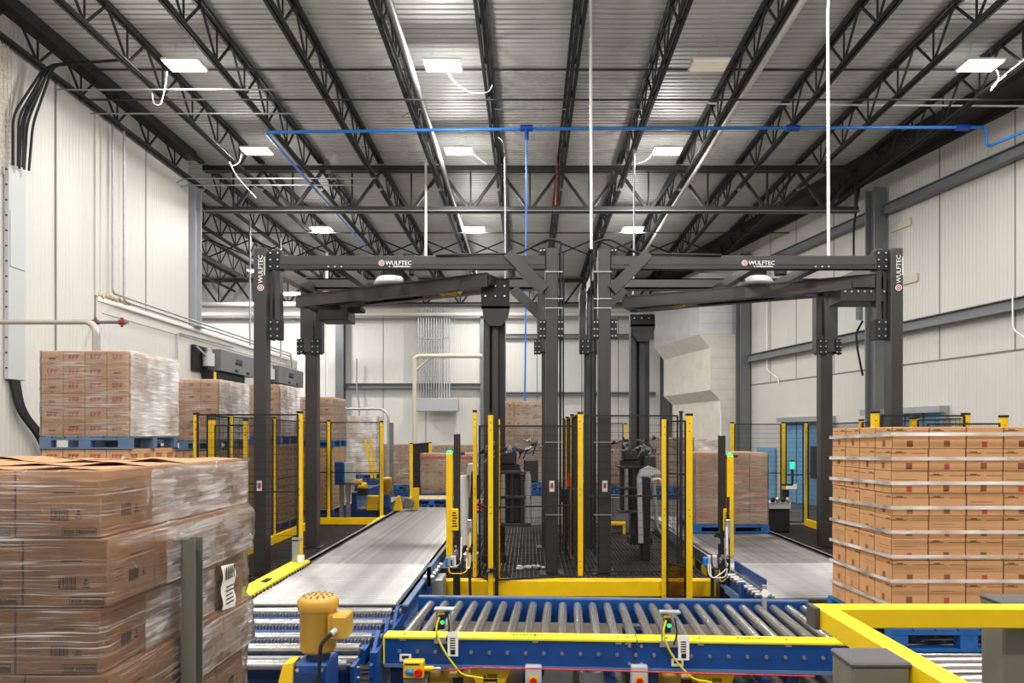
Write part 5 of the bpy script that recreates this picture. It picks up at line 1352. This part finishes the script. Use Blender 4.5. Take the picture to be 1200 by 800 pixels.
pipe('beige_brace', 'beige diagonal pipe brace under the horizontal branch', [P(487, 434, 24), P(505, 418, 24)], .04, 'beige')
pipe('conduit_arch', 'grey pipe arch bending down behind the left cell', [P(365, 479, 19), P(448, 479, 19), P(455, 486, 19), P(455, 560, 19), (px(455, 19), 19, 0)], .035, 'galv', rb=.25)
mb = MB(); mb.box((px(456, 19.2), 19.1, 0), (px(461, 19.2), 19.25, pz(495, 19.2)), 'postg', .004); tag(mb.build('steel_post', org=(px(458, 19.2), 19.2, 0)), 'greenish grey steel post beside the pipe arch', 'post')
pipe('wall_conduit', 'paired conduits on the back wall near its left column', [P(418, 420, 33.6), P(418, 455, 33.6), P(421, 475, 33.6), P(421, 500, 33.6)], .035, 'galv', 'conduit')
# left ledge conduits
for k, (o_, z_) in enumerate(((.16, 5.42), (.16, 5.30))):
    pipe('ledge_conduit', '%s of two grey conduits running along the left wall ledge' % ['upper', 'lower'][k], [(XL + .17 + .07 * k, 15.1 + .3 * k, 9.1), (XL + .17 + .07 * k, 15.1 + .3 * k, z_), (XL + .17 + .07 * k, 26.4 - .2 * k, z_), (XL + .17 + .07 * k, 26.5 - .2 * k, 4.9)], .025, 'galv', 'conduit', rb=.1)
pipe('wall_conduit', 'grey conduit loop around the door machinery on the left wall', [(XL + .06, 18.1, 3.3), (XL + .06, 18.1, 5.0), (XL + .06, 21.5, 5.05)], .02, 'galv', 'conduit')
# brown pipe at left edge
pipe('process_pipe', 'grey brown pipe entering at the left edge and bending down', [(-8.0, 10.2, pz(377.5, 10.2)), P(104, 377.5, 10.2), P(111, 386, 10.2), (px(111, 10.2), 10.2, .0)], .034, 'pipegrey', rb=.2)
pipe('process_pipe', 'shorter twin pipe with elbow just right of the brown pipe', [P(85, 376.5, 10.5), P(108, 377, 10.5), P(115, 387, 10.5), (px(115, 10.5), 10.5, 0)], .032, 'galv', rb=.2)
t = thing('sprinkler_branch', 'small pipe with red valve fittings reaching out from the left wall', 'pipe fitting', (XL, 14.7, 4.72))
D = 14.7; mb = MB(); mb.cyl(P(112, 377.5, D), P(150, 377.5, D), .035, 'dgrey', 10); mb.build('pipe', t)
for x in (112, 143):
    mb = MB(); p = P(x, 377.5, D); mb.cyl(p - Vector((.06, 0, 0)), p + Vector((.06, 0, 0)), .055, 'redl', 12); mb.cyl(p - Vector((0, 0, .1)), p + Vector((0, 0, .1)), .028, 'redl', 10); mb.build('valve', t)
# electrical riser at the left edge
t = thing('electrical_riser', 'tall narrow grey electrical box high on the left wall', 'electrical box', (XL, 12.4, 3.3))
mb = MB(); za_, zc_ = pz(445, 12.35), pz(196, 12.35); mb.box((XL + .01, 12.18, za_), (XL + .1, 12.58, zc_), 'lgrey', .01)
for k in range(14): mb.cyl((XL + .06, 12.18, za_ + .2 + k * .27), (XL + .06, 12.165, za_ + .2 + k * .27), .016, 'ink', 6)
mb.build('enclosure', t); mb = MB(); mb.box((XL + .1, 12.2, 5.3), (XL + .115, 12.56, 6.3), 'lgrey'); mb.build('cover', t)
t = thing('cable_bundle', 'thick bundle of black cables above the electrical box', 'cables', (XL + .1, 12.4, 7.2))
for k in range(6):
    mb = MB(); x = XL + .12 + .05 * (k % 3)
    mb.tube(bend([(x, 12.25 + .05 * k, zc_), (x, 12.25 + .07 * k, 8.0), (x + .25, 12.7 + .02 * k, 9.1 + .02 * k), (x + 1.6, 12.75, 9.25)], .2), .022, 'rubber', 7); mb.build('cable', t)
t = thing('cable_bundle', 'black cables hanging below the electrical box at left', 'cables', (XL + .1, 12.4, 2))
for k in range(4):
    mb = MB(); mb.tube(bend([(XL + .06, 12.3 + .05 * k, za_), (XL + .12, 12.35 + .05 * k, 2.75), (XL + .16, 12.9 + .06 * k, 2.2), (XL + .14, 13.1 + .08 * k, 1.6), (XL + .1, 13.1 + .08 * k, 0.3)], .3), .035, 'rubber', 7); mb.build('cable', t)
mb = MB(); 
for k in range(5): mb.cyl((XL + .05, 11.95 + .09 * k, 6.9), (XL + .05, 11.95 + .09 * k, 9.2), .01, 'beige', 6)
for k in range(24): mb.cyl((XL + .05, 11.95, 6.95 + .095 * k), (XL + .05, 12.31, 6.95 + .095 * k), .007, 'beige', 6)
tag(mb.build('cable_tray', org=(XL, 12, 7)), 'upright wire cable tray at the top left corner', 'cable tray')
# high speed door heads on the left wall
for k, (D0, D1) in enumerate(((19.8, 22.3), (24.4, 27.0))):
    t = thing('door_operator', '%s grey door hood mounted on the left wall above the stored loads' % ['nearer', 'farther'][k], 'door operator', (-9.1, D0, 4.2))
    mb = MB(); mb.box((-9.28, D0, 4.16), (-8.85, D1, 4.78), 'dgrey', .01); mb.build('hood', t)
    mb = MB(); mb.box((-8.849, D0 + .95, 4.42), (-8.846, D0 + 1.45, 4.52), 'ink')
    for q in range(5): mb.box((-8.849, D0 + 1.0 + .1 * q, 4.54), (-8.846, D0 + 1.07 + .1 * q, 4.60), 'ink')
    for q in (.9, 1.75): mb.box((-8.849, D0 + q, 4.2), (-8.846, D0 + q + .25, 4.28), 'ink')
    mb.build('lettering', t)
    mb = MB(); mb.box((-9.28, D0 - .3, 3.85), (-8.95, D1 - .6, 4.15), 'black', .02); mb.build('roll_housing', t)
    mb = MB(); mb.cyl((-9.05, D0 - .35, 4.25), (-9.05, D0 - .35, 4.62), .16, 'lgrey', 14); mb.cyl((-9.05, D0 - .35, 4.62), (-9.05, D0 - .35, 4.78), .1, 'galv', 12); mb.box((-9.28, D0 - .9, 4.1), (-9.2, D0 - .1, 4.8), 'black'); mb.beam((-9.15, D0 - .85, 4.75), (-9.0, D0 - .3, 4.4), .05, .05, 'galv'); mb.build('drive_motor', t)
    mb = MB(); mb.box((-8.94, D0 - .28, 3.9), (-8.93, D0 - .14, 4.1), 'yellow'); mb.build('warning_label', t)
# insulated duct against the right wall
t = thing('insulated_duct', 'large stepped air duct wrapped in foil and white insulation', 'air duct', (7.2, 27, 0))
D1_, D2_ = 26.75, 31.0
def dsec(polyA, m, nm):
    a = [Vector((x, D1_, z)) for x, z in polyA]; b = [Vector((x + WSLOPE * (D2_ - D1_), D2_, z)) for x, z in polyA]; n = len(a)
    mb = MB(); mb.add(a + b, [tuple(range(n)), tuple(range(2 * n - 1, n - 1, -1))] + [(i, i + n, (i + 1) % n + n, (i + 1) % n) for i in range(n)], m); return mb, nm
XW = 8.15
for poly, m, nm in (([(6.61, 6.23), (XW, 6.23), (XW, 8.6), (6.61, 8.6)], 'foil', 'upper_section'), ([(7.04, 5.70), (XW, 5.70), (XW, 6.23), (6.61, 6.23)], 'duct', 'upper_taper'),
                    ([(7.04, 4.06), (XW, 4.06), (XW, 5.70), (7.04, 5.70)], 'duct', 'middle_section'), ([(7.44, 3.66), (XW, 3.66), (XW, 4.06), (7.04, 4.06)], 'duct', 'lower_taper'), ([(7.44, 0.0), (XW, 0), (XW, 3.66), (7.44, 3.66)], 'duct', 'lower_section')):
    mb, nm = dsec(poly, m, nm); pt = mb.build(nm, t)
    mb = MB(); z0, z1 = min(p[1] for p in poly), max(p[1] for p in poly)
    zz = z0
    while zz < z1 - .1:
        mb.box((poly[0][0] + .02 if nm.endswith('section') else poly[0][0] + .3, D1_ - .004, zz), (XW, D1_, zz + .012), 'lgrey'); zz += .42
    if mb.v: mb.build('seam_tape', pt)
pipe('duct_conduit', 'thin white conduit dropping in front of the duct foot', [P(843, 470, 26.4), P(845, 485, 26.4), P(845, 540, 26.4)], .03, 'white', 'conduit')
# doors on the right wall
def wall_door(i, D0, D1, zt_, lb):
    t = thing('door_%d' % i, lb, 'door', WP(D0, .05, 0), kind='structure')
    mb = MB(); wall_quad(mb, D0, D1, zt_, zt_ + .16, .01, .3, 'galv'); wall_quad(mb, D0, D0 + .15, 0, zt_, .01, .12, 'galv'); wall_quad(mb, D1 - .15, D1, 0, zt_, .01, .12, 'galv'); mb.build('frame', t)
    mb = MB(); n = 4
    for k in range(n):
        a = D0 + .17 + (D1 - D0 - .34) * k / n; wall_quad(mb, a, a + (D1 - D0 - .34) / n - .08, 0.02, zt_, .02, .06, 'doorblue')
    mb.build('panel', t)
    mb = MB(); wall_quad(mb, D0 + .5, D0 + 1.15, .9, 1.95, .065, .08, 'doord'); mb.build('window', t)
wall_door(1, 21.4, 24.1, 2.75, 'pale blue door with grey roller head on the right wall')
wall_door(2, 17.2, 20.0, 2.88, 'blue strip door half hidden behind the big carton load')
mb = MB(); wall_quad(mb, 24.5, 25.6, .0, 1.85, .05, .12, 'doorblue'); tag(mb.build('blue_panel', org=WP(25, .1)), 'pale blue panel standing by the wall left of the blue door', 'panel')
t = thing('guard_rail', 'small yellow guard rail in front of the pale blue door', 'guard rail', WP(19.5, 1.2))
for D in (18.8, 20.0): 
    p = WP(D, 1.3); mb = MB(); mb.box((p.x - .07, p.y - .07, 0), (p.x + .07, p.y + .07, 1.15), 'yellow', .01); mb.build('post', t)
for z in (.6, 1.0): mb = MB(); mb.beam(WP(18.8, 1.22, z), WP(20.0, 1.22, z), .06, .2, 'yellow'); mb.build('rail', t)
# control stands near machine outfeed
t = thing('control_panel', 'blue control box on a grey stand inside the left cell', 'control box', (px(402, 13.6), 15.2, 0))
D = 15.2; mb = MB(); mb.box((px(392, D), D, pz(568, D)), (px(403, D), D + .3, pz(541, D)), 'blue', .01); mb.build('door', t)
mb = MB(); mb.box((px(403, D), D + .02, pz(566, D)), (px(413, D), D + .3, pz(541, D)), 'lgrey', .01); mb.build('enclosure', t)
mb = MB(); mb.box((px(396, D), D + .1, 0), (px(400, D), D + .2, pz(568, D)), 'galv'); mb.box((px(404, D), D + .1, 0), (px(408, D), D + .2, pz(566, D)), 'galv'); mb.build('stand', t)
t = thing('infeed_conveyor', 'blue infeed conveyor with yellow side guards behind the left cell', 'conveyor', (px(425, 16), 15.6, 0))
mb = MB(); mb.box((px(412, 15.6), 15.6, pz(600, 15.6)), (px(418, 15.6), 18.5, pz(577, 15.6)), 'blue'); mb.box((px(412, 15.6), 15.55, .3), (px(445, 15.6), 15.65, .62), 'blue'); mb.box((px(440, 15.6), 15.6, .35), (px(443, 15.6), 17.0, .65), 'blue'); mb.build('side_rail', t)
for k in range(14): 
    mb = MB(); mb.cyl((px(414, 15.6), 15.75 + .2 * k, .62), (px(443, 15.6), 15.75 + .2 * k, .62), .04, 'roller2', 8); mb.build('roller', t)
for x in (420, 436): mb = MB(); mb.box((px(x, 15.6), 15.6, 0), (px(x + 5, 15.6), 15.7, .32), 'blue'); mb.build('leg', t)
mb = MB(); mb.box((px(432, 15.6), 15.4, .62), (px(445, 15.6), 15.55, .95), 'yellow', .01); mb.beam(P(428, 515, 16), P(436, 560, 16), .05, .05, 'yellow'); mb.beam(P(434, 516, 16), P(440, 560, 16), .05, .05, 'yellow'); mb.build('side_guard', t)
for q, (xx, cc) in enumerate(((419, 'gold'), (424, 'yellow'))):
    mb = MB(); mb.cyl((px(xx - 4, 15.3), 15.35, pz(566 + 4 * q, 15.3)), (px(xx + 5, 15.3), 15.35, pz(566 + 4 * q, 15.3)), .09, cc, 14); mb.box((px(xx, 15.3), 15.25, pz(580, 15.3)), (px(xx + 6, 15.3), 15.45, pz(572, 15.3)), 'black'); mb.build('drive_motor', t)
t = thing('gear_motor', 'smaller upright golden motor at the far end of the left conveyor', 'motor', (px(459, 15.4), 15.4, 0))
D = 15.4; c = P(453, 578, D); mb = MB(); mb.lathe([(0, 0), (.1, 0), (.1, .28), (.11, .29), (.11, .36), (0, .37)], c, 'gold', 18); mb.build('motor_body', t)
mb = MB(); mb.box(c + Vector((-.12, -.1, -.33)), c + Vector((.08, .12, 0)), 'blue', .02); mb.build('gearbox', t)
mb = MB(); mb.box((c.x - .1, c.y - .1, 0), (c.x + .1, c.y + .1, c.z - .33), 'blued'); mb.build('stand', t)
mb = MB(); a = px(466, D); mb.prism([(a - .08, .63), (a + .12, .63), (a + .06, .95), (a - .0, .95)], D - .1, D, 'yellow'); mb.prism([(a + .22, .63), (a + .42, .63), (a + .42, 1.1), (a + .3, 1.1)], D + .3, D + .4, 'yellow'); mb.cyl((a + .2, D + .1, .76), (a + .2, D + .3, .76), .12, 'dgrey', 14); mb.build('chain_guard', t)
# film loader at left light curtain: slanted white film roll column
t = thing('film_dispenser', 'white film roll column with grey head beside the left light curtain', 'film dispenser', (px(548, 10.6), 10.6, GZ))
D = 10.6; mb = MB(); mb.cyl(P(547, 640, D) + Vector((0, 0, .03)), P(543, 557, D), .085, 'white', 20); mb.build('film_roll', t)
mb = MB(); mb.prism([(px(547, D), pz(556, D)), (px(563, D), pz(556, D)), (px(563, D), pz(549, D)), (px(559, D), pz(543, D)), (px(549, D), pz(543, D))], D - .1, D + .15, 'lgrey'); mb.build('head_box', t)
mb = MB(); mb.beam(P(551, 655, D - .1), P(555, 552, D - .1), .06, .08, 'black'); mb.beam(P(556, 640, D), P(559, 556, D), .05, .05, 'machine2'); mb.box((px(543, D), D - .15, GZ), (px(560, D), D + .2, GZ + .1), 'lgrey', .01); mb.build('upright', t)
mb = MB()
mb.cyl(P(562, 625, D - .15), P(562, 585, D - .15), .07, 'lgrey', 14); mb.cyl(P(562, 580, D - .15), P(562, 560, D - .15), .02, 'steelc', 8)
for y in (590, 598): mb.cyl(P(558, y, D - .3), P(565, y, D - .3), .035, 'red', 12)
mb.build('tensioner', t)
# second dispenser in right machine
t = thing('film_dispenser', 'grey film dispenser with upright plate inside the right machine', 'film dispenser', (px(752, 10.9), 10.9, GZ))
D = 10.5; mb = MB(); mb.beam(P(751, 636, D), P(749, 560, D), .07, .06, 'lgrey', (0, 1, 0)); mb.build('upright', t)
mb = MB(); mb.prism([(px(748, D), pz(560, D)), (px(776, D), pz(555, D)), (px(772, D), pz(550, D)), (px(762, D), pz(546, D)), (px(752, D), pz(551, D))], D + .05, D + .2, 'lgrey'); mb.box((px(752, D), D + .05, GZ), (px(763, D), D + .2, pz(560, D)), 'black', .01); mb.build('head_box', t)
mb = MB(); mb.tube(bend([P(766, 565, D), P(768, 590, D), P(770, 618, D), P(775, 625, D)], .1), .03, 'galv'); mb.tube(bend([P(764, 562, D), P(774, 560, D), P(778, 575, D)], .08), .02, 'white'); mb.beam(P(764, 560, D), P(768, 600, D), .03, .03, 'steelc'); mb.build('film_arm', t)
t = thing('machine_cabinet', 'grey control cabinet standing behind the right wrapping machine', 'cabinet', (px(725, 13.5), 13.5, GZ))
D = 13.5; mb = MB(); mb.box((px(716, D), D, GZ), (px(739, D), D + .5, pz(582, D)), 'dgrey', .02); mb.build('body', t)
mb = MB(); 
for k in range(4): mb.box((px(739, D) + .02, D + .05, GZ + .1 + .2 * k), (px(747, D), D + .35, GZ + .22 + .2 * k), 'wood')
mb.box((px(739, D), D + .0, GZ), (px(748, D), D + .03, GZ + .05), 'machine2'); mb.build('battery_stack', t)
mb = MB(); mb.cyl((px(716, D) + .0, D - .08, pz(613, D)), (px(732, D), D - .08, pz(613, D)), .05, 'yellow', 12); mb.box((px(729, D), D - .12, GZ + .0), (px(732, D), D - .04, pz(613, D)), 'yellow'); mb.build('yellow_handle', t)
# machine gear in the middle gap
t = thing('operator_console', 'black operator console on the grating by the divider fence', 'console', (px(664, 10.4) - .35, 11.0, GZ))
D = 11.0; mb = MB(); mb.box((px(655, D) + .02, D, pz(588, D)), (px(675, D) - .12, D + .25, pz(573, D)), 'black', .01); mb.box((px(662, D), D + .1, GZ), (px(667, D) - .02, D + .18, pz(588, D)), 'black'); mb.build('body', t)
mb = MB(); mb.prism([(px(657, D) + .1, pz(570, D)), (px(661, D) + .1, pz(570, D)), (px(659.5, D) + .1, pz(552, D))], D - .04, D, 'red'); mb.build('red_flag', t)
# outfeed gear right
t = thing('outfeed_sensor_stand', 'black machine stand with green stack light left of the blue door', 'machine stand', (px(928, 13.0), 13.0, 0))
D = 13.6; mb = MB(); mb.box((px(899, D), D, GZ + .003), (px(926, D), D + .5, pz(597, D)), 'black', .02); mb.box((px(899, D), D - .05, pz(596, D)), (px(926, D), D + .4, pz(588, D)), 'lgrey', .01); mb.box((px(919, D), D + .1, GZ + .003), (px(927, D), D + .2, pz(574, D)), 'machine2'); mb.build('body', t)
mb = MB(); mb.box((px(921, D), D, pz(573, D)), (px(934, D), D + .02, pz(567, D)), 'white'); mb.box((px(917, D), D, pz(569, D)), (px(929, D), D + .05, pz(567, D)), 'black'); mb.build('shelf', t)
mb = MB(); mb.cyl(P(928.5, 567, D), P(928.5, 548, D), .025, 'black', 8); mb.build('lamp_stem', t)
mb = MB(); mb.cyl(P(928.5, 549, D), P(928.5, 541, D), .04, 'green', 12); mb.cyl(P(928.5, 541, D), P(928.5, 539, D), .04, 'black', 12); mb.build('stack_light', t)
mb = MB()
for k in range(4): mb.cyl((px(903 + 6 * k, D), D - .06, pz(585, D)), (px(905 + 6 * k, D), D - .1, pz(585, D)), .05, 'galv' if k % 2 else 'black', 10)
mb.build('sensor', t)
# yellow guard rail in the foreground
t = thing('guard_rail', 'thick yellow corner guard rail on grey posts in the right foreground', 'guard rail', (1.6, 3.8, 0))
mb = MB(); mb.box((1.60, 1.6, 1.235), (1.70, 3.90, 1.35), 'yellowg', .008); mb.build('rail', t)
mb = MB(); mb.box((1.585, 3.79, 1.235), (4.6, 3.9, 1.349), 'yellowg', .008); mb.build('rail', t)
mb = MB(); mb.box((1.572, 3.785, 1.232), (1.6, 3.905, 1.352), 'postcap', .003); mb.build('end_cap', t)
for x, y in ((1.475, 2.98), (2.83, 4.03)):
    mb = MB(); mb.box((x - .122, y - .1, .012), (x + .122, y + .1, 1.335), 'postg', .01); po = mb.build('post', t)
    mb = MB(); mb.box((x - .128, y - .106, 1.325), (x + .128, y + .106, 1.35), 'postcap', .008); mb.build('post_cap', po)
    mb = MB(); mb.box((x - .2, y - .18, 0), (x + .2, y + .18, .012), 'postg'); mb.build('base_plate', po)
# channel post in the left foreground
t = thing('channel_post', 'greenish grey steel channel post before the wrapped front left load', 'post', (-1.29, 2.63, 0))
mb = MB(); xa, xb, zt_ = -1.314, -1.262, 1.907
mb.box((xa, 2.60, .012), (xb, 2.606, zt_), 'postg'); mb.box((xa, 2.606, .012), (xa + .006, 2.66, zt_), 'postg'); mb.box((xa, 2.66, .012), (xb, 2.666, zt_), 'postg'); mb.box((xa + .006, 2.63, .012), (xb - .012, 2.634, zt_ - .01), 'postcap'); mb.build('channel', t)
mb = MB(); mb.box((-1.335, 2.53, 0), (-1.2, 2.74, .012), 'postg'); mb.build('base_plate', t)
# small bracket on the yellow guard of the left conveyor
t = thing('sensor_bracket', 'small grey bracket standing on the yellow conveyor guard', 'bracket', (px(346, 8.9), 8.9, .66))
mb = MB(); D = 8.95; mb.box((px(342, D), D, .655), (px(350, D), D + .03, pz(632, D)), 'galv', .004); mb.box((px(342, D), D, pz(634, D)), (px(353, D), D + .04, pz(630, D)), 'galv'); mb.box((px(350, D), D - .05, .655), (px(357, D), D + .0, pz(650, D)), 'white'); mb.build('plate', t)
# small boards and emergency lamp on the right wall
for k, (x, y) in enumerate(((1055, 264), (1066, 327))):
    u = (x - 620) / F; D = 14.462 / (u + .23); mb = MB(); zc2 = pz(y, D); wall_quad(mb, D - .4 + .1 * k, D + .3 - .1 * k, zc2 - .12, zc2 + .1, .01, .05, 'beige')
    tag(mb.build('wall_plate', org=WP(D, 0, zc2)), ['long pale cover plate high on the right wall', 'small pale plate just right of the right machine post'][k], 'plate')
pipe('wall_conduit', 'white conduit dropping down the right wall near the edge', [P(830, 121, 15.5), P(1000, 123, 15.5) , WP(14.9, .3, pz(126, 14.9)), WP(14.75, .1, pz(135, 14.9)), WP(14.75, .08, 6.3)], .02, 'white', 'conduit', rb=.3)
pipe('wall_conduit', 'grey conduit dropping below the right wall girt near the edge', [WP(15.25, .3, pz(346, 15.2)), WP(15.25, .3, pz(386, 15.2)), WP(14.9, .3, pz(398, 14.9))], .018, 'white', 'conduit')
pipe('wall_conduit', 'pair of conduits zigzagging down the right wall left of the rear post', [WP(25.0, .08, 8.5), WP(25.0, .08, pz(433, 25)), WP(24.3, .08, pz(444, 24.4)), WP(24.3, .08, pz(450, 24.4))], .025, 'white', 'conduit', rb=.1)
pipe('hanging_cable', 'black cable looping beside the tall right wall column', [WP(19.9, .4, 9.4), WP(20.0, .5, 8.3), WP(20.0, .5, 6.2)], .03, 'rubber', 'cable')
pipe('hanging_cable', 'black cable hanging left of the tall right wall column', [P(1011, 376, 20), P(1003, 390, 20), P(1005, 410, 20), P(1011, 440, 20)], .03, 'rubber', 'cable')
mb = MB(); mb.add([P(1003, 325, 19.8), P(1011, 325, 19.8), P(1011, 375, 19.8), P(1003, 375, 19.8), P(1003, 325, 20.0), P(1011, 325, 20.0), P(1011, 375, 20.0), P(1003, 375, 20.0)], [(0, 1, 2, 3), (4, 5, 6, 7), (0, 4, 5, 1), (1, 5, 6, 2), (2, 6, 7, 3), (3, 7, 4, 0)], 'galv')
tag(mb.build('electrical_riser', org=P(1007, 375, 20.3)), 'silver electrical box left of the tall right wall column', 'electrical box')

# ---------------------------------------------------------------- camera, world, view
cam = bpy.data.cameras.new('camera'); co = bpy.data.objects.new('camera', cam); COL.objects.link(co)
co.location = (0, 0, CZ); co.rotation_euler = (math.pi / 2, 0, 0)
cam.sensor_width = 36; cam.lens = F / 1200 * 36; cam.shift_x = -20 / 1200; cam.shift_y = 110 / 1200; cam.clip_end = 200; cam.clip_start = .05
SC.camera = co
w = bpy.data.worlds.new('world'); SC.world = w; w.use_nodes = True
w.node_tree.nodes['Background'].inputs[0].default_value = (1.0, .97, .93, 1); w.node_tree.nodes['Background'].inputs[1].default_value = WORLD  # soft fill light added, entering where the room is left open behind the camera
vs_ = SC.view_settings; vs_.view_transform = 'Standard'; vs_.look = 'None'; vs_.gamma = 1; vs_.exposure = EXPO; vs_.use_curve_mapping = False
SC.cycles.use_denoising = True
SC.cycles.max_bounces = 8; SC.cycles.transparent_max_bounces = 24; SC.cycles.diffuse_bounces = 4
SC.cycles.sample_clamp_indirect = 6

# ---------------------------------------------------------------- keep the 300 cartons that show largest as single objects, join the rest
def merge_rest(limit=290):
    bpy.context.view_layer.update()
    dg = bpy.context.evaluated_depsgraph_get()
    eye = Vector((0, 0, CZ)); scored = []
    seethru = ('film', 'mesh', 'tint', 'gate')
    for o, w, d, h in CARTONS:
        seen = 0; n = 0
        for fx, fy in ((0, -.5), (.5 if o.location.x < 0 else -.5, 0), (0, 0)):
            for a in (-.32, .32):
                for b in (.22, .8):
                    if (fx, fy) == (0, 0): q = Vector((a * w, (b - .5) * d, h - .0))
                    else: q = Vector((fx * w + (a * w if fx == 0 else 0), fy * d + (a * d if fy == 0 else 0), b * h))
                    p = o.matrix_world @ q; dv = p - eye; D = dv.y
                    if D < .3: continue
                    X = CX + dv.x / D * F; Y = CY - dv.z / D * F
                    if not (0 <= X <= 1200 and 0 <= Y <= 800): continue
                    dn = dv.normalized(); org = eye.copy(); left = dv.length + .02; hit = False
                    for _ in range(14):
                        ok, loc, nn, i_, ob, mm = SC.ray_cast(dg, org, dn, distance=left)
                        if not ok: break
                        if ob.name == o.name: hit = True; break
                        if any(k in ob.name for k in seethru):
                            st = (loc - org).length + 1e-3; org = org + dn * st; left -= st; continue
                        break
                    if hit: seen += (.25 if (fx, fy) == (0, 0) else 1) * w * h / D ** 2
        scored.append((seen, o))
    scored.sort(key=lambda t: -t[0])
    inview = [t for t in scored if t[0] > 0]
    print('CARTONS', len(scored), 'visible', len(inview))
    keep = set(o.name for s_, o in inview[:limit])
    vs, fs, mi, ms = [], [], [], []
    for s_, o in scored:
        if o.name in keep: continue
        me = o.data; b = len(vs); mw = o.matrix_world
        idx = []
        for m_ in me.materials:
            if m_ not in ms: ms.append(m_)
            idx.append(ms.index(m_))
        vs += [tuple(mw @ v.co) for v in me.vertices]
        for p in me.polygons: fs.append(tuple(b + i for i in p.vertices)); mi.append(idx[p.material_index])
    for s_, o in scored:
        if o.name not in keep: bpy.data.objects.remove(o)
    me = bpy.data.meshes.new('cartons'); me.from_pydata(vs, [], fs)
    for m_ in ms: me.materials.append(m_)
    me.polygons.foreach_set('material_index', mi); me.update()
    ob = bpy.data.objects.new('cartons', me); COL.objects.link(ob)
    tag(ob, 'remaining small and covered cartons inside the stored pallet loads', 'cartons', kind='stuff')
merge_rest()
